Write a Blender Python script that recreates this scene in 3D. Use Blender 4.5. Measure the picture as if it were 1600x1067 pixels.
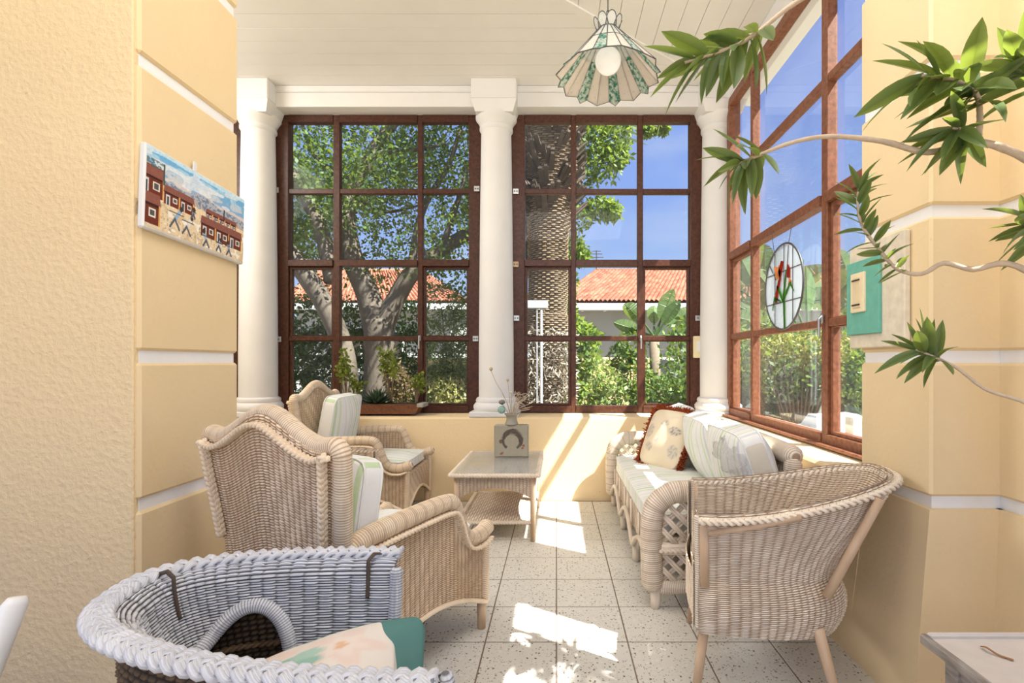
import bpy, bmesh, math, random
import numpy as np
from mathutils import Vector, Matrix, Quaternion
for o in list(bpy.data.objects):
    bpy.data.objects.remove(o, do_unlink=True)
random.seed(7); rng = np.random.default_rng(7)
SC = bpy.context.scene
COL = SC.collection
PI = math.pi
# ------------------------------------------------------------------ camera
F, CX, CY, CH = 771.0, 869.5, 566.0, 1.177       # focal length, principal point (px of a 1600x1067 frame), eye height
cam_data = bpy.data.cameras.new('camera')
cam_data.sensor_fit = 'HORIZONTAL'; cam_data.sensor_width = 36.0
cam_data.lens = 36.0*F/1600
cam_data.shift_x = -(CX-800)/1600
cam_data.shift_y = (CY-533.5)/1600
cam_data.clip_start = 0.05; cam_data.clip_end = 300
camera = bpy.data.objects.new('camera', cam_data); COL.objects.link(camera)
camera.location = (0, 0, CH); camera.rotation_euler = (PI/2, 0, 0)
SC.camera = camera
# ------------------------------------------------------------------ sky, sun, added fill lights, exposure
world = bpy.data.worlds.new('World'); SC.world = world; world.use_nodes = True
wn = world.node_tree; wn.nodes.clear()
w_out = wn.nodes.new('ShaderNodeOutputWorld'); w_bg = wn.nodes.new('ShaderNodeBackground')
w_tc = wn.nodes.new('ShaderNodeTexCoord'); w_sep = wn.nodes.new('ShaderNodeSeparateXYZ'); w_rmp = wn.nodes.new('ShaderNodeValToRGB')
wn.links.new(w_tc.outputs['Generated'], w_sep.inputs[0]); wn.links.new(w_sep.outputs['Z'], w_rmp.inputs[0])
cr = w_rmp.color_ramp
cr.elements[0].position = 0.0; cr.elements[0].color = (0.62, 0.74, 0.92, 1)
cr.elements[1].position = 1.0; cr.elements[1].color = (0.14, 0.27, 0.70, 1)
for p_, c_ in ((0.12, (0.50, 0.67, 1.0, 1)), (0.30, (0.33, 0.49, 0.98, 1)), (0.6, (0.24, 0.38, 0.92, 1))):
    e_ = cr.elements.new(p_); e_.color = c_
w_ns = wn.nodes.new('ShaderNodeTexNoise'); w_ns.inputs['Scale'].default_value = 2.2; w_ns.inputs['Detail'].default_value = 6
w_map = wn.nodes.new('ShaderNodeMapping'); w_map.inputs['Scale'].default_value = (1, 1, 3.0)
wn.links.new(w_tc.outputs['Generated'], w_map.inputs[0]); wn.links.new(w_map.outputs[0], w_ns.inputs['Vector'])
w_cl = wn.nodes.new('ShaderNodeMapRange'); w_cl.inputs[1].default_value = 0.52; w_cl.inputs[2].default_value = 0.8; w_cl.inputs[4].default_value = 0.55
wn.links.new(w_ns.outputs['Fac'], w_cl.inputs[0])
w_mix = wn.nodes.new('ShaderNodeMix'); w_mix.data_type = 'RGBA'
wn.links.new(w_cl.outputs[0], w_mix.inputs['Factor']); wn.links.new(w_rmp.outputs[0], w_mix.inputs['A']); w_mix.inputs['B'].default_value = (0.9, 0.93, 0.97, 1)
wn.links.new(w_mix.outputs['Result'], w_bg.inputs['Color']); wn.links.new(w_bg.outputs[0], w_out.inputs[0])
w_bg.inputs['Strength'].default_value = 0.68
sun_d = Vector((-1.0, 0.60, -1.62)).normalized()
sl = bpy.data.lights.new('sun', 'SUN'); sl.energy = 14.0; sl.angle = 0.009; sl.color = (1.0, 0.95, 0.86)
sun = bpy.data.objects.new('sun', sl); COL.objects.link(sun)
sun.rotation_euler = sun_d.to_track_quat('-Z', 'Y').to_euler(); sun.location = (9, -6, 14)
def area(name, loc, target, size, power, color=(1, 1, 1)):
    l = bpy.data.lights.new(name, 'AREA'); l.shape = 'RECTANGLE'; l.size, l.size_y = size; l.energy = power; l.color = color
    o = bpy.data.objects.new(name, l); COL.objects.link(o); o.location = loc
    o.rotation_euler = (Vector(target)-Vector(loc)).to_track_quat('-Z', 'Y').to_euler(); return o
area('fill_overhead', (0.2, 0.95, 3.56), (0.15, 3.0, 0.4), (1.8, 0.9), 39, (1.0, 0.97, 0.94))  # unseen fill light added overhead to brighten the room, no fitting there
area('fill_behind_camera', (0.3, -2.2, 2.2), (0.2, 3.0, 1.0), (2.4, 1.8), 20, (1.0, 0.97, 0.93))  # unseen fill light added behind the camera
area('fill_left_bay', (-3.6, 3.0, 3.2), (-0.8, 3.2, 0.6), (1.2, 1.2), 46, (1.0, 0.97, 0.93))  # unseen fill light added to lift the left bay
vs = SC.view_settings
vs.view_transform = 'Standard'; vs.look = 'None'; vs.gamma = 1.0; vs.use_curve_mapping = False; vs.exposure = 0.57
SC.display_settings.display_device = 'sRGB'
# ------------------------------------------------------------------ helpers
def W(px, py, Y):                                  # a point of the place from where it shows and how far off it is
    return Vector(((px-CX)/F*Y, Y, CH+(CY-py)/F*Y))
def lin(r, g, b):
    f = lambda c: (c/255/12.92 if c/255 <= 0.04045 else ((c/255+0.055)/1.055)**2.4)
    return (f(r), f(g), f(b), 1)
class NT:
    def __init__(s, name):
        s.m = bpy.data.materials.new(name); s.m.use_nodes = True; s.t = s.m.node_tree; s.t.nodes.clear()
        s.out = s.t.nodes.new('ShaderNodeOutputMaterial')
    def n(s, typ, **kw):
        nd = s.t.nodes.new('ShaderNode'+typ)
        for k, v in kw.items():
            if hasattr(nd, k) and k not in nd.inputs: setattr(nd, k, v)
            else: s.put(nd.inputs[k], v)
        return nd
    def put(s, sock, v):
        if isinstance(v, bpy.types.NodeSocket): s.t.links.new(v, sock)
        else: sock.default_value = v
    def attr(s, name, out='Fac'): return s.n('Attribute', attribute_name=name).outputs[out]
    def mix(s, f, a, b, mode='MIX'):
        nd = s.t.nodes.new('ShaderNodeMix'); nd.data_type = 'RGBA'; nd.blend_type = mode
        s.put(nd.inputs['Factor'], f); s.put(nd.inputs['A'], a); s.put(nd.inputs['B'], b); return nd.outputs['Result']
    def math(s, op, a, b=0.0, clamp=False):
        nd = s.t.nodes.new('ShaderNodeMath'); nd.operation = op; nd.use_clamp = clamp
        s.put(nd.inputs[0], a); s.put(nd.inputs[1], b); return nd.outputs[0]
    def noise(s, vec, scale, detail=3, rough=0.5):
        nd = s.n('TexNoise'); s.put(nd.inputs['Vector'], vec); nd.inputs['Scale'].default_value = scale
        nd.inputs['Detail'].default_value = detail; nd.inputs['Roughness'].default_value = rough; return nd.outputs['Fac']
    def rng(s, v, a, b, c=0.0, d=1.0):
        nd = s.n('MapRange'); s.put(nd.inputs[0], v)
        for i, x in enumerate((a, b, c, d)): nd.inputs[i+1].default_value = x
        return nd.outputs[0]
    def pos(s): return s.n('NewGeometry').outputs['Position']
    def obj(s): return s.n('TexCoord').outputs['Object']
    def scale(s, vec, sc):
        nd = s.n('Mapping'); s.put(nd.inputs[0], vec); nd.inputs['Scale'].default_value = sc; return nd.outputs[0]
    def bump(s, h, strength, dist=0.01):
        nd = s.n('Bump'); s.put(nd.inputs['Height'], h); nd.inputs['Strength'].default_value = strength; nd.inputs['Distance'].default_value = dist
        return nd.outputs[0]
    def pbr(s, col, rough=0.6, spec=0.3, normal=None, metal=0.0, sss=None, **kw):
        b = s.t.nodes.new('ShaderNodeBsdfPrincipled'); s.put(b.inputs['Base Color'], col); s.put(b.inputs['Roughness'], rough)
        b.inputs['Specular IOR Level'].default_value = spec; b.inputs['Metallic'].default_value = metal
        if normal is not None: s.put(b.inputs['Normal'], normal)
        for k, v in kw.items(): s.put(b.inputs[k], v)
        s.t.links.new(b.outputs[0], s.out.inputs[0]); return s.m
def rgba(c): return tuple(c)+(1,) if len(c) == 3 else c
def plain(name, col, rough=0.6, spec=0.3, var=0.12, scale=9, metal=0.0, bump=0.0, bscale=60):
    t = NT(name); p = t.pos(); c = rgba(col)
    d = tuple(x*(1-var) for x in c[:3])+(1,)
    nrm = t.bump(t.noise(p, bscale, 3), bump) if bump else None
    return t.pbr(t.mix(t.noise(p, scale, 4), d, tuple(min(1, x*(1+var*.6)) for x in c[:3])+(1,)), rough, spec, nrm, metal)
def stucco(name, col, scale, strength, var=0.10):
    t = NT(name); p = t.pos(); c = rgba(col)
    n1 = t.noise(p, scale, 4, .6); n2 = t.noise(p, 2.2, 4)
    base = t.mix(n2, tuple(x*(1-var) for x in c[:3])+(1,), c)
    vo = t.n('TexVoronoi', feature='F1'); t.put(vo.inputs['Vector'], p); vo.inputs['Scale'].default_value = scale*.55
    h = t.math('ADD', n1, t.math('MULTIPLY', vo.outputs['Distance'], .6))
    sp = t.rng(t.noise(p, 26, 2), .76, .80)
    base = t.mix(t.math('MULTIPLY', sp, .35), base, (c[0]*.5, c[1]*.4, c[2]*.3, 1))
    return t.pbr(base, .85, .15, t.bump(h, strength, .006))
def wood(name, a, b, axis_scale=(30, 30, 1.6), rough=.38, spec=.4):
    t = NT(name); p = t.scale(t.pos(), axis_scale)
    return t.pbr(t.mix(t.rng(t.noise(p, 1.6, 5), .3, .7), rgba(a), rgba(b)), rough, spec, t.bump(t.noise(p, 6, 3), .06))
def wicker(name, lo, hi, hi2, streak=1.0):
    t = NT(name); h = t.attr('wv'); uv = t.n('UVMap').outputs[0]
    n = t.noise(t.scale(uv, (9, 130, 1)), 1.0, 3); n2 = t.noise(t.pos(), 7, 3)
    top = t.mix(t.rng(n, .3, .7), rgba(hi), rgba(hi2))
    top = t.mix(t.rng(n2, .35, .75, 0, .5*streak), top, tuple(.55*x+.45*y for x, y in zip(lo, hi))+(1,))
    return t.pbr(t.mix(t.rng(h, .05, .62), rgba(lo), top), .6, .25)  # lo in the hollows: bare cane under limewash, plus painted-in gap shade
def leafmat(name, a, b, trans=.35, rough=.45):
    t = NT(name); v = t.attr('wv'); c = t.mix(v, rgba(a), rgba(b))
    pb = t.n('BsdfPrincipled'); t.put(pb.inputs['Base Color'], c); pb.inputs['Roughness'].default_value = rough; pb.inputs['Specular IOR Level'].default_value = .35
    tr = t.n('BsdfTranslucent'); t.put(tr.inputs[0], t.mix(.5, c, (.5, .62, .05, 1)))
    mx = t.n('MixShader'); mx.inputs[0].default_value = trans
    t.t.links.new(pb.outputs[0], mx.inputs[1]); t.t.links.new(tr.outputs[0], mx.inputs[2]); t.t.links.new(mx.outputs[0], t.out.inputs[0]); return t.m
def vcol(name, rough=.7, spec=.2, bump=0.0):
    t = NT(name); c = t.attr('Col', 'Color'); nrm = t.bump(t.noise(t.pos(), 240, 2), bump) if bump else None
    return t.pbr(c, rough, spec, nrm)
def glassmat(name, tint, dirt_sheen=.05, gloss=.05, rough=.02, dscale=3.0):
    t = NT(name); p = t.pos()
    tr = t.n('BsdfTransparent'); tr.inputs[0].default_value = rgba(tint)
    gl = t.n('BsdfGlossy'); gl.inputs['Roughness'].default_value = rough; gl.inputs[0].default_value = (1, 1, 1, 1)
    fr = t.n('Fresnel'); fr.inputs[0].default_value = 1.25
    m1 = t.n('MixShader'); t.put(m1.inputs[0], t.math('MULTIPLY', fr.outputs[0], gloss*20, True)); t.t.links.new(tr.outputs[0], m1.inputs[1]); t.t.links.new(gl.outputs[0], m1.inputs[2])
    df = t.n('BsdfDiffuse'); df.inputs[0].default_value = (.8, .82, .85, 1); tl = t.n('BsdfTranslucent'); tl.inputs[0].default_value = (.8, .82, .85, 1)
    m0 = t.n('MixShader'); t.t.links.new(df.outputs[0], m0.inputs[1]); t.t.links.new(tl.outputs[0], m0.inputs[2])
    m2 = t.n('MixShader'); sp = t.scale(p, (1, 1, .35))
    t.put(m2.inputs[0], t.rng(t.noise(sp, dscale, 5), .3, .8, dirt_sheen*.3, dirt_sheen*1.8)); t.t.links.new(m1.outputs[0], m2.inputs[1]); t.t.links.new(m0.outputs[0], m2.inputs[2])
    t.t.links.new(m2.outputs[0], t.out.inputs[0]); return t.m
def stripes(name, axis, period, stops, base):
    t = NT(name); s = t.n('SeparateXYZ'); t.put(s.inputs[0], t.obj())
    f = t.math('FRACT', t.math('ADD', t.math('DIVIDE', s.outputs[axis], period), 50.45))
    r = t.n('ValToRGB'); t.put(r.inputs[0], f); cr = r.color_ramp; cr.interpolation = 'CONSTANT'
    cr.elements[0].position = 0; cr.elements[0].color = rgba(base); cr.elements[1].position = stops[0][0]; cr.elements[1].color = rgba(stops[0][1])
    for p_, c_ in stops[1:]:
        e = cr.elements.new(p_); e.color = rgba(c_)
    n = t.noise(t.pos(), 14, 3)
    return t.pbr(t.mix(t.rng(n, .3, .8, 0, .22), r.outputs[0], (.80, .79, .74, 1)), .85, .1, t.bump(t.noise(t.pos(), 22, 3), .35, .01))

class MB:
    def __init__(s): s.v, s.f, s.w, s.c, s.uv, s.n = [], [], [], [], [], 0
    def add(s, v, f, w=1.0, c=None, uv=None):
        v = np.asarray(v, float).reshape(-1, 3); k = len(v)
        s.v.append(v); s.w.append(np.full(k, w) if np.isscalar(w) else np.asarray(w, float).ravel())
        s.c.append(np.ones((k, 4)) if c is None else np.asarray(c, float).reshape(-1, 4))
        s.uv.append(v[:, :2] if uv is None else np.asarray(uv, float).reshape(-1, 2))
        if isinstance(f, np.ndarray): s.f.append(f+s.n)
        else:
            by = {}
            for q in f: by.setdefault(len(q), []).append(q)
            for q in by.values(): s.f.append(np.array(q)+s.n)
        s.n += k; return s
    def box(s, c, d, b=0.0, rz=0.0, mat3=None):
        hx, hy, hz = d[0]/2, d[1]/2, d[2]/2
        b = min(b, hx*.9, hy*.9, hz*.9)
        R = np.array(mat3) if mat3 is not None else np.array([[math.cos(rz), -math.sin(rz), 0], [math.sin(rz), math.cos(rz), 0], [0, 0, 1]])
        H = (hx, hy, hz)
        if b <= 0:
            v = np.array([(x*hx, y*hy, z*hz) for x in (-1, 1) for y in (-1, 1) for z in (-1, 1)])
            f = [(0, 1, 3, 2), (4, 6, 7, 5), (0, 4, 5, 1), (2, 3, 7, 6), (0, 2, 6, 4), (1, 5, 7, 3)]
        else:
            v, idx = [], {}
            for sx in (-1, 1):
                for sy in (-1, 1):
                    for sz in (-1, 1):
                        for a in range(3):
                            p = [(H[i] if i == a else H[i]-b)*(sx, sy, sz)[i] for i in range(3)]
                            idx[(sx, sy, sz, a)] = len(v); v.append(p)
            v = np.array(v); f = []
            for a in range(3):
                o1, o2 = [i for i in range(3) if i != a]
                for sg in (-1, 1):
                    def key(p, q, ax):
                        k = [0, 0, 0]; k[a] = sg; k[o1] = p; k[o2] = q; return idx[tuple(k)+(ax,)]
                    f.append([key(-1, -1, a), key(1, -1, a), key(1, 1, a), key(-1, 1, a)])
                for p in (-1, 1):
                    for q in (-1, 1):
                        def key2(sgn, ax):
                            k = [0, 0, 0]; k[a] = sgn; k[o1] = p; k[o2] = q; return idx[tuple(k)+(ax,)]
                        f.append([key2(-1, o1), key2(1, o1), key2(1, o2), key2(-1, o2)])
            for sx in (-1, 1):
                for sy in (-1, 1):
                    for sz in (-1, 1): f.append([idx[(sx, sy, sz, a)] for a in range(3)])
            g = []
            for q in f:
                P = v[q]; nn = np.cross(P[1]-P[0], P[2]-P[0])
                g.append(q if nn @ P.mean(0) > 0 else q[::-1])
            f = g
        return s.add(v @ R.T + np.array(c), f)
    def tube(s, path, r, n=8, cap=True, w=1.0, flat=1.0, closed=False, phase=0.0):
        P = np.asarray([tuple(p) for p in path], float); K = len(P)
        r = np.full(K, r) if np.isscalar(r) else np.asarray(r, float)
        if len(r) != K: r = np.interp(np.linspace(0, 1, K), np.linspace(0, 1, len(r)), r)
        T, A, B = frames(P, closed)
        an = np.linspace(0, 2*PI, n, endpoint=False)+phase
        v = P[:, None]+r[:, None, None]*(np.cos(an)[None, :, None]*A[:, None]+flat*np.sin(an)[None, :, None]*B[:, None])
        i = np.arange(K-1 if not closed else K)[:, None]*n; j = np.arange(n)[None]
        j2 = (j+1) % n; i2 = (i+n) % (K*n)
        f = np.stack([i+j, i+j2, i2+j2, i2+j], -1).reshape(-1, 4)
        ww = w if np.isscalar(w) else np.repeat(np.asarray(w), n)
        L = np.concatenate([[0], np.cumsum(np.linalg.norm(np.diff(P, axis=0), axis=1))])
        uv = np.stack([np.repeat(L, n), np.tile(an*.02, K)], -1)
        base = s.n
        s.add(v.reshape(-1, 3), f, ww, uv=uv)
        if cap and not closed:
            s.f.append(np.array([list(range(n))[::-1]])+base); s.f.append(np.array([list(range((K-1)*n, K*n))])+base)
        return s
    def lathe(s, prof, n=32, c=(0, 0, 0), cap=True, w=1.0):
        pr = np.array(prof, float); K = len(pr); an = np.linspace(0, 2*PI, n, endpoint=False)
        v = np.stack([pr[:, 0:1]*np.cos(an)+c[0], pr[:, 0:1]*np.sin(an)+c[1], np.repeat(pr[:, 1:2], n, 1)+c[2]], -1)
        i = np.arange(K-1)[:, None]*n; j = np.arange(n)[None]; j2 = (j+1) % n
        base = s.n
        s.add(v.reshape(-1, 3), np.stack([i+j, i+j2, i+n+j2, i+n+j], -1).reshape(-1, 4), w)
        if cap:
            s.f.append(np.array([list(range(n))[::-1]])+base); s.f.append(np.array([list(range((K-1)*n, K*n))])+base)
        return s
    def prism(s, poly, lo, hi, axis=1, w=1.0):
        """polygon in the two other axes (in axis order), extruded from lo to hi along axis"""
        n = len(poly); v = []
        for t in (lo, hi):
            for p in poly:
                q = list(p); q.insert(axis, t); v.append(q)
        f = [list(range(n))[::-1], list(range(n, 2*n))]+[[i, (i+1) % n, n+(i+1) % n, n+i] for i in range(n)]
        return s.add(v, f, w)
    def hull8(s, b, t):
        return s.add(list(b)+list(t), [(3, 2, 1, 0), (4, 5, 6, 7)]+[(i, (i+1) % 4, 4+(i+1) % 4, 4+i) for i in range(4)])
    def build(s, name, mat, parent=None, smooth=False, loc=None, angle=None):
        me = bpy.data.meshes.new(name)
        if s.n:
            v = np.concatenate(s.v)
            me.vertices.add(len(v)); me.vertices.foreach_set('co', v.ravel())
            li = np.concatenate([q.ravel() for q in s.f]); ct = np.concatenate([np.full(len(q), q.shape[1]) for q in s.f])
            me.loops.add(len(li)); me.loops.foreach_set('vertex_index', li.astype(np.int32))
            me.polygons.add(len(ct)); st = np.concatenate([[0], np.cumsum(ct)[:-1]])
            me.polygons.foreach_set('loop_start', st.astype(np.int32))
            me.update(calc_edges=True)
            a = me.attributes.new('wv', 'FLOAT', 'POINT'); a.data.foreach_set('value', np.concatenate(s.w))
            u = me.uv_layers.new(name='UVMap'); u.data.foreach_set('uv', np.concatenate(s.uv)[li].ravel())
            c = np.concatenate(s.c)
            if not (c == 1).all():
                ca = me.attributes.new('Col', 'FLOAT_COLOR', 'POINT'); ca.data.foreach_set('color', c.ravel())
            me.polygons.foreach_set('use_smooth', np.full(len(ct), bool(smooth)))
            if smooth and angle: me.set_sharp_from_angle(angle=math.radians(angle))
        if mat is not None: me.materials.append(mat)
        o = bpy.data.objects.new(name, me); COL.objects.link(o)
        if parent is not None: o.parent = parent
        if loc is not None: o.location = loc
        return o
def frames(P, closed=False):
    T = np.gradient(P, axis=0)
    if closed: T = np.roll(P, -1, 0)-np.roll(P, 1, 0)
    T /= np.maximum(np.linalg.norm(T, axis=1, keepdims=True), 1e-9)
    up = np.array([0, 0, 1.0]) if abs(T[0, 2]) < .9 else np.array([1.0, 0, 0])
    A = np.zeros_like(P); a = np.cross(up, T[0]); a /= np.linalg.norm(a)
    for i in range(len(P)):
        a = a-T[i]*(a@T[i]); a /= max(np.linalg.norm(a), 1e-9); A[i] = a
    return T, A, np.cross(T, A)
def resample(P, step=None, n=None):
    P = np.asarray([tuple(p) for p in P], float); d = np.concatenate([[0], np.cumsum(np.linalg.norm(np.diff(P, axis=0), axis=1))])
    n = n or max(2, int(d[-1]/step)+1); t = np.linspace(0, d[-1], n)
    return np.stack([np.interp(t, d, P[:, i]) for i in range(3)], -1)
def spline(P, n=40):
    """Catmull-Rom through the points"""
    P = np.asarray([tuple(p) for p in P], float); Q = np.vstack([2*P[0]-P[1], P, 2*P[-1]-P[-2]]); out = []
    m = len(P)-1; per = max(2, n//m)
    for i in range(m):
        p0, p1, p2, p3 = Q[i:i+4]
        for t in np.linspace(0, 1, per, endpoint=False):
            out.append(.5*((2*p1)+(-p0+p2)*t+(2*p0-5*p1+4*p2-p3)*t*t+(-p0+3*p1-3*p2+p3)*t**3))
    out.append(P[-1]); return np.array(out)
def tag(o, label=None, cat=None, group=None, kind=None):
    if label: o['label'] = label
    if cat: o['category'] = cat
    if group: o['group'] = group
    if kind: o['kind'] = kind
    return o
def empty(name, loc=(0, 0, 0), rz=0.0, **kw):
    o = bpy.data.objects.new(name, None); COL.objects.link(o); o.location = loc; o.rotation_euler = (0, 0, rz); o.empty_display_size = .1
    return tag(o, **kw)
def copy_tree(o, parent=None):
    kids = list(o.children); c = o.copy(); COL.objects.link(c); c.parent = parent
    for k in kids: copy_tree(k, c)
    return c
def share(src, name, parent, loc=None, rot=None, sc=None):
    o = bpy.data.objects.new(name, src.data); COL.objects.link(o); o.parent = parent
    if loc is not None: o.location = loc
    if rot is not None: o.rotation_euler = rot
    if sc is not None: o.scale = sc
    return o
def outward(P):
    t = np.gradient(P, axis=0); n = np.stack([t[..., 1], -t[..., 0], np.zeros_like(t[..., 0])], -1)
    return n/np.maximum(np.linalg.norm(n, axis=-1, keepdims=True), 1e-9)
def smooth01(x): x = np.clip(x, 0, 1); return x*x*(3-2*x)
def woven(mb, surf, nst, nrow, amp=.004, su=3, sv=2, thick=.014, flip=1, mask=None, rib=.75, double=True, alt=.10, sp=1.0, scale_uv=(1, 1)):
    nu, nv = nst*su+1, nrow*sv+1
    U, V = np.meshgrid(np.linspace(0, 1, nu), np.linspace(0, 1, nv), indexing='ij')
    P = surf(U, V)
    N = np.cross(np.gradient(P, axis=0), np.gradient(P, axis=1)); N /= np.maximum(np.linalg.norm(N, axis=2, keepdims=True), 1e-12); N *= flip
    row = np.floor(V*nrow-1e-6); fr = V*nrow-row
    prof = np.abs(np.sin(PI*fr)); sx = np.abs(np.sin(PI*U*nst))
    al = alt*np.cos(PI*(np.floor(U*nst-1e-6)+row))
    h = prof*((1-rib)+rib*sx**sp+al)
    h = np.clip(h*(1+.25*np.sin(row*12.9898+np.floor(U*nst)*4.1)), 0, 1.2)
    uv = np.stack([U*scale_uv[0], V*scale_uv[1]], -1)
    i = np.arange(nu-1)[:, None]*nv; j = np.arange(nv-1)[None]
    f = np.stack([i+j, i+nv+j, i+nv+j+1, i+j+1], -1)
    ok = np.ones((nu-1, nv-1), bool)
    if mask is not None:
        C = (P[:-1, :-1]+P[1:, 1:])/2; ok = ~mask(C)
    f = f[ok].reshape(-1, 4)
    wv = h*.9+.1*prof
    mb.add((P+N*(amp*h)[..., None]).reshape(-1, 3), f if flip > 0 else f[:, ::-1], wv.ravel(), uv=uv.reshape(-1, 2))
    if double:
        mb.add((P-N*(thick+amp*h)[..., None]).reshape(-1, 3), f[:, ::-1] if flip > 0 else f, wv.ravel(), uv=uv.reshape(-1, 2))
    return P, N
def wrap(mb, path, r, pitch=.0065, n=10, amp=.0022, end=True, rib=0.0):
    """a core wound round with cane: rings of strand along the path"""
    P = spline(path, 60) if len(path) < 30 else np.asarray(path)
    d = np.concatenate([[0], np.cumsum(np.linalg.norm(np.diff(P, axis=0), axis=1))]); L = d[-1]
    k = max(4, int(L/pitch)); t = np.linspace(0, L, 2*k+1)
    rr = np.interp(t/L, np.linspace(0, 1, len(r)), r) if not np.isscalar(r) else np.full(len(t), r)
    Q = np.stack([np.interp(t, d, P[:, i]) for i in range(3)], -1)
    hi = (np.arange(2*k+1) % 2).astype(float)
    if end: 
        rr = rr*np.minimum(1, np.sqrt(np.clip(np.minimum(t, L-t)/(.8*rr.max())+.15, 0, 1)))
    col = np.clip(hi*(1-rib*(np.sin(t/.05*PI)**2 < .15)), 0, 1)
    mb.tube(Q, rr+amp*hi, n, True, w=.15+.85*col)
def braid(mb, path, R, pitch=None, rods=1, n=6, closed=False, flat=.55):
    """three strands plaited round a path"""
    pitch = pitch or R*7; P = spline(path, 80) if len(path) < 30 else np.asarray(path)
    P = resample(P, pitch/14); T, A, B = frames(P, closed)
    s = np.linspace(0, 1, len(P))*len(P)*(pitch/14)*2*PI/pitch
    rs = R*.48
    for k in range(3):
        ph = k*2*PI/3
        for q in range(rods):
            off = (q-(rods-1)/2)*rs*1.1/rods*1.7
            C = P+A*((R*.62)*np.sin(s+ph)+off)[:, None]+B*((R*flat)*np.sin(2*(s+ph))*.55)[:, None]
            mb.tube(C, rs/(1 if rods == 1 else rods*.55), n, True, w=.45+.55*np.clip(.5+.5*np.sin(2*(s+ph)), 0, 1))
    mb.tube(P, R*.42, 6, True, w=.2)
def cushion(name, mat, dims, loc, rot, puff=.25, seed=0, n=22, parent=None, colf=None, exp=9, piping=None, sag=0.0):
    """a stuffed, rounded box"""
    r = np.random.default_rng(seed); mb = MB(); lx, ly, lz = dims
    g = np.linspace(-1, 1, n+1); 
    ph = r.uniform(0, 6, 6)
    for ax in range(3):
        for sg in (-1, 1):
            o1, o2 = [(1, 2), (2, 0), (0, 1)][ax]
            a, b = np.meshgrid(g, g, indexing='ij'); p = np.zeros(a.shape+(3,)); p[..., ax] = sg; p[..., o1] = a; p[..., o2] = b
            nrm = (np.abs(p)**exp).sum(-1)**(1/exp); q = p/nrm[..., None]
            bul = (1-np.abs(q[..., 0])**2.4)*(1-np.abs(q[..., 1])**2.4)
            wob = .06*(np.sin(3*q[..., 0]+ph[0])*np.sin(4*q[..., 1]+ph[1])+.7*np.sin(7*q[..., 0]+ph[2])*np.sin(5*q[..., 1]+ph[3]))
            z = q[..., 2]*(lz/2)*((1-puff)+puff*bul*1.9+wob*bul)
            v = np.stack([q[..., 0]*lx/2*(1-.03*np.abs(q[..., 1])**3), q[..., 1]*ly/2*(1-.03*np.abs(q[..., 0])**3), z-sag*bul], -1)
            i = np.arange(n)[:, None]*(n+1); j = np.arange(n)[None]
            f = np.stack([i+j, i+n+1+j, i+n+2+j, i+j+1], -1).reshape(-1, 4)
            if sg < 0: f = f[:, ::-1]
            c = None
            if colf is not None: c = colf(q.reshape(-1, 3), v.reshape(-1, 3))
            mb.add(v.reshape(-1, 3), f, c=c)
    o = mb.build(name, mat, parent, True, loc); o.rotation_euler = rot
    if piping is not None:
        for sg in (-1, 1):
            m = MB(); an = np.linspace(0, 2*PI, 64, endpoint=False)
            c_, s_ = np.cos(an), np.sin(an); k = (np.abs(c_)**exp+np.abs(s_)**exp)**(-1/exp)
            pth = np.stack([c_*k*lx/2*.985, s_*k*ly/2*.985, np.full(64, sg*lz/2*(1-puff)*.8)], -1)
            m.tube(pth, .0045, 6, closed=True); m.build('piping', piping, o, True)
    return o
def leaves_mesh(mb, C, size, r=None, elong=2.6, up=.3, wl=0.0, wh=1.0):
    """diamond leaves at the points C"""
    r = r or rng; N = len(C)
    d = r.normal(size=(N, 3)); d[:, 2] -= up; d /= np.linalg.norm(d, axis=1, keepdims=True)
    e = np.cross(d, r.normal(size=(N, 3))); e /= np.linalg.norm(e, axis=1, keepdims=True)
    s = size*r.uniform(.6, 1.35, size=(N, 1))
    v = np.stack([C, C+d*s*.5+e*s/elong*.6, C+d*s, C+d*s*.5-e*s/elong*.6], 1)
    f = np.arange(4*N).reshape(N, 4)
    mb.add(v.reshape(-1, 3), f, np.repeat(r.uniform(wl, wh, N), 4))
def blob_points(centers, rad, per, r=None, shell=True):
    r = r or rng; out = []
    for c, R in zip(centers, rad):
        p = r.normal(size=(per, 3)); p /= np.linalg.norm(p, axis=1, keepdims=True)
        p *= (r.uniform(.55 if shell else 0, 1, size=(per, 1)))**.6
        out.append(np.asarray(c)+p*np.asarray(R))
    return np.concatenate(out)
# ------------------------------------------------------------------ materials
M = {}
YEL = lin(237, 213, 170)
M['wall'] = stucco('wall', YEL, 70, .22)
M['rough'] = stucco('rough', lin(239, 215, 172), 85, .75)
M['white'] = plain('white', (.75, .745, .735), .55, .3, .06, 5, bump=.05, bscale=40)
M['board'] = plain('board', (.84, .835, .80), .5, .3, .05, 4)
M['groove'] = plain('groove', (.86, .85, .84), .6, .3, .06, 14, bump=.1)
M['brown'] = wood('brown', (.085, .029, .016), (.035, .012, .007), (26, 26, 26), .4, .35)
M['brown2'] = wood('brown2', (.11, .038, .02), (.05, .017, .01), (26, 26, 26), .4, .35); M['brown4'] = wood('brown4', (.27, .11, .06), (.15, .055, .03), (26, 26, 26), .45, .3)
M['glass'] = glassmat('glass', (.93, .955, .96), .016, .011)
M['glass_top'] = glassmat('glass_top', (.96, .97, .94), .20, .04)  # whitish layer raised to paint in the bright reflection on the table glass
M['wick'] = wicker('wick', (.32, .21, .125), (.95, .86, .72), (.83, .69, .53))
M['wickA'] = wicker('wickA', (.32, .19, .10), (.96, .83, .64), (.85, .67, .47))
M['wickS'] = wicker('wickS', (.29, .19, .12), (.92, .82, .68), (.80, .67, .53))
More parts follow.
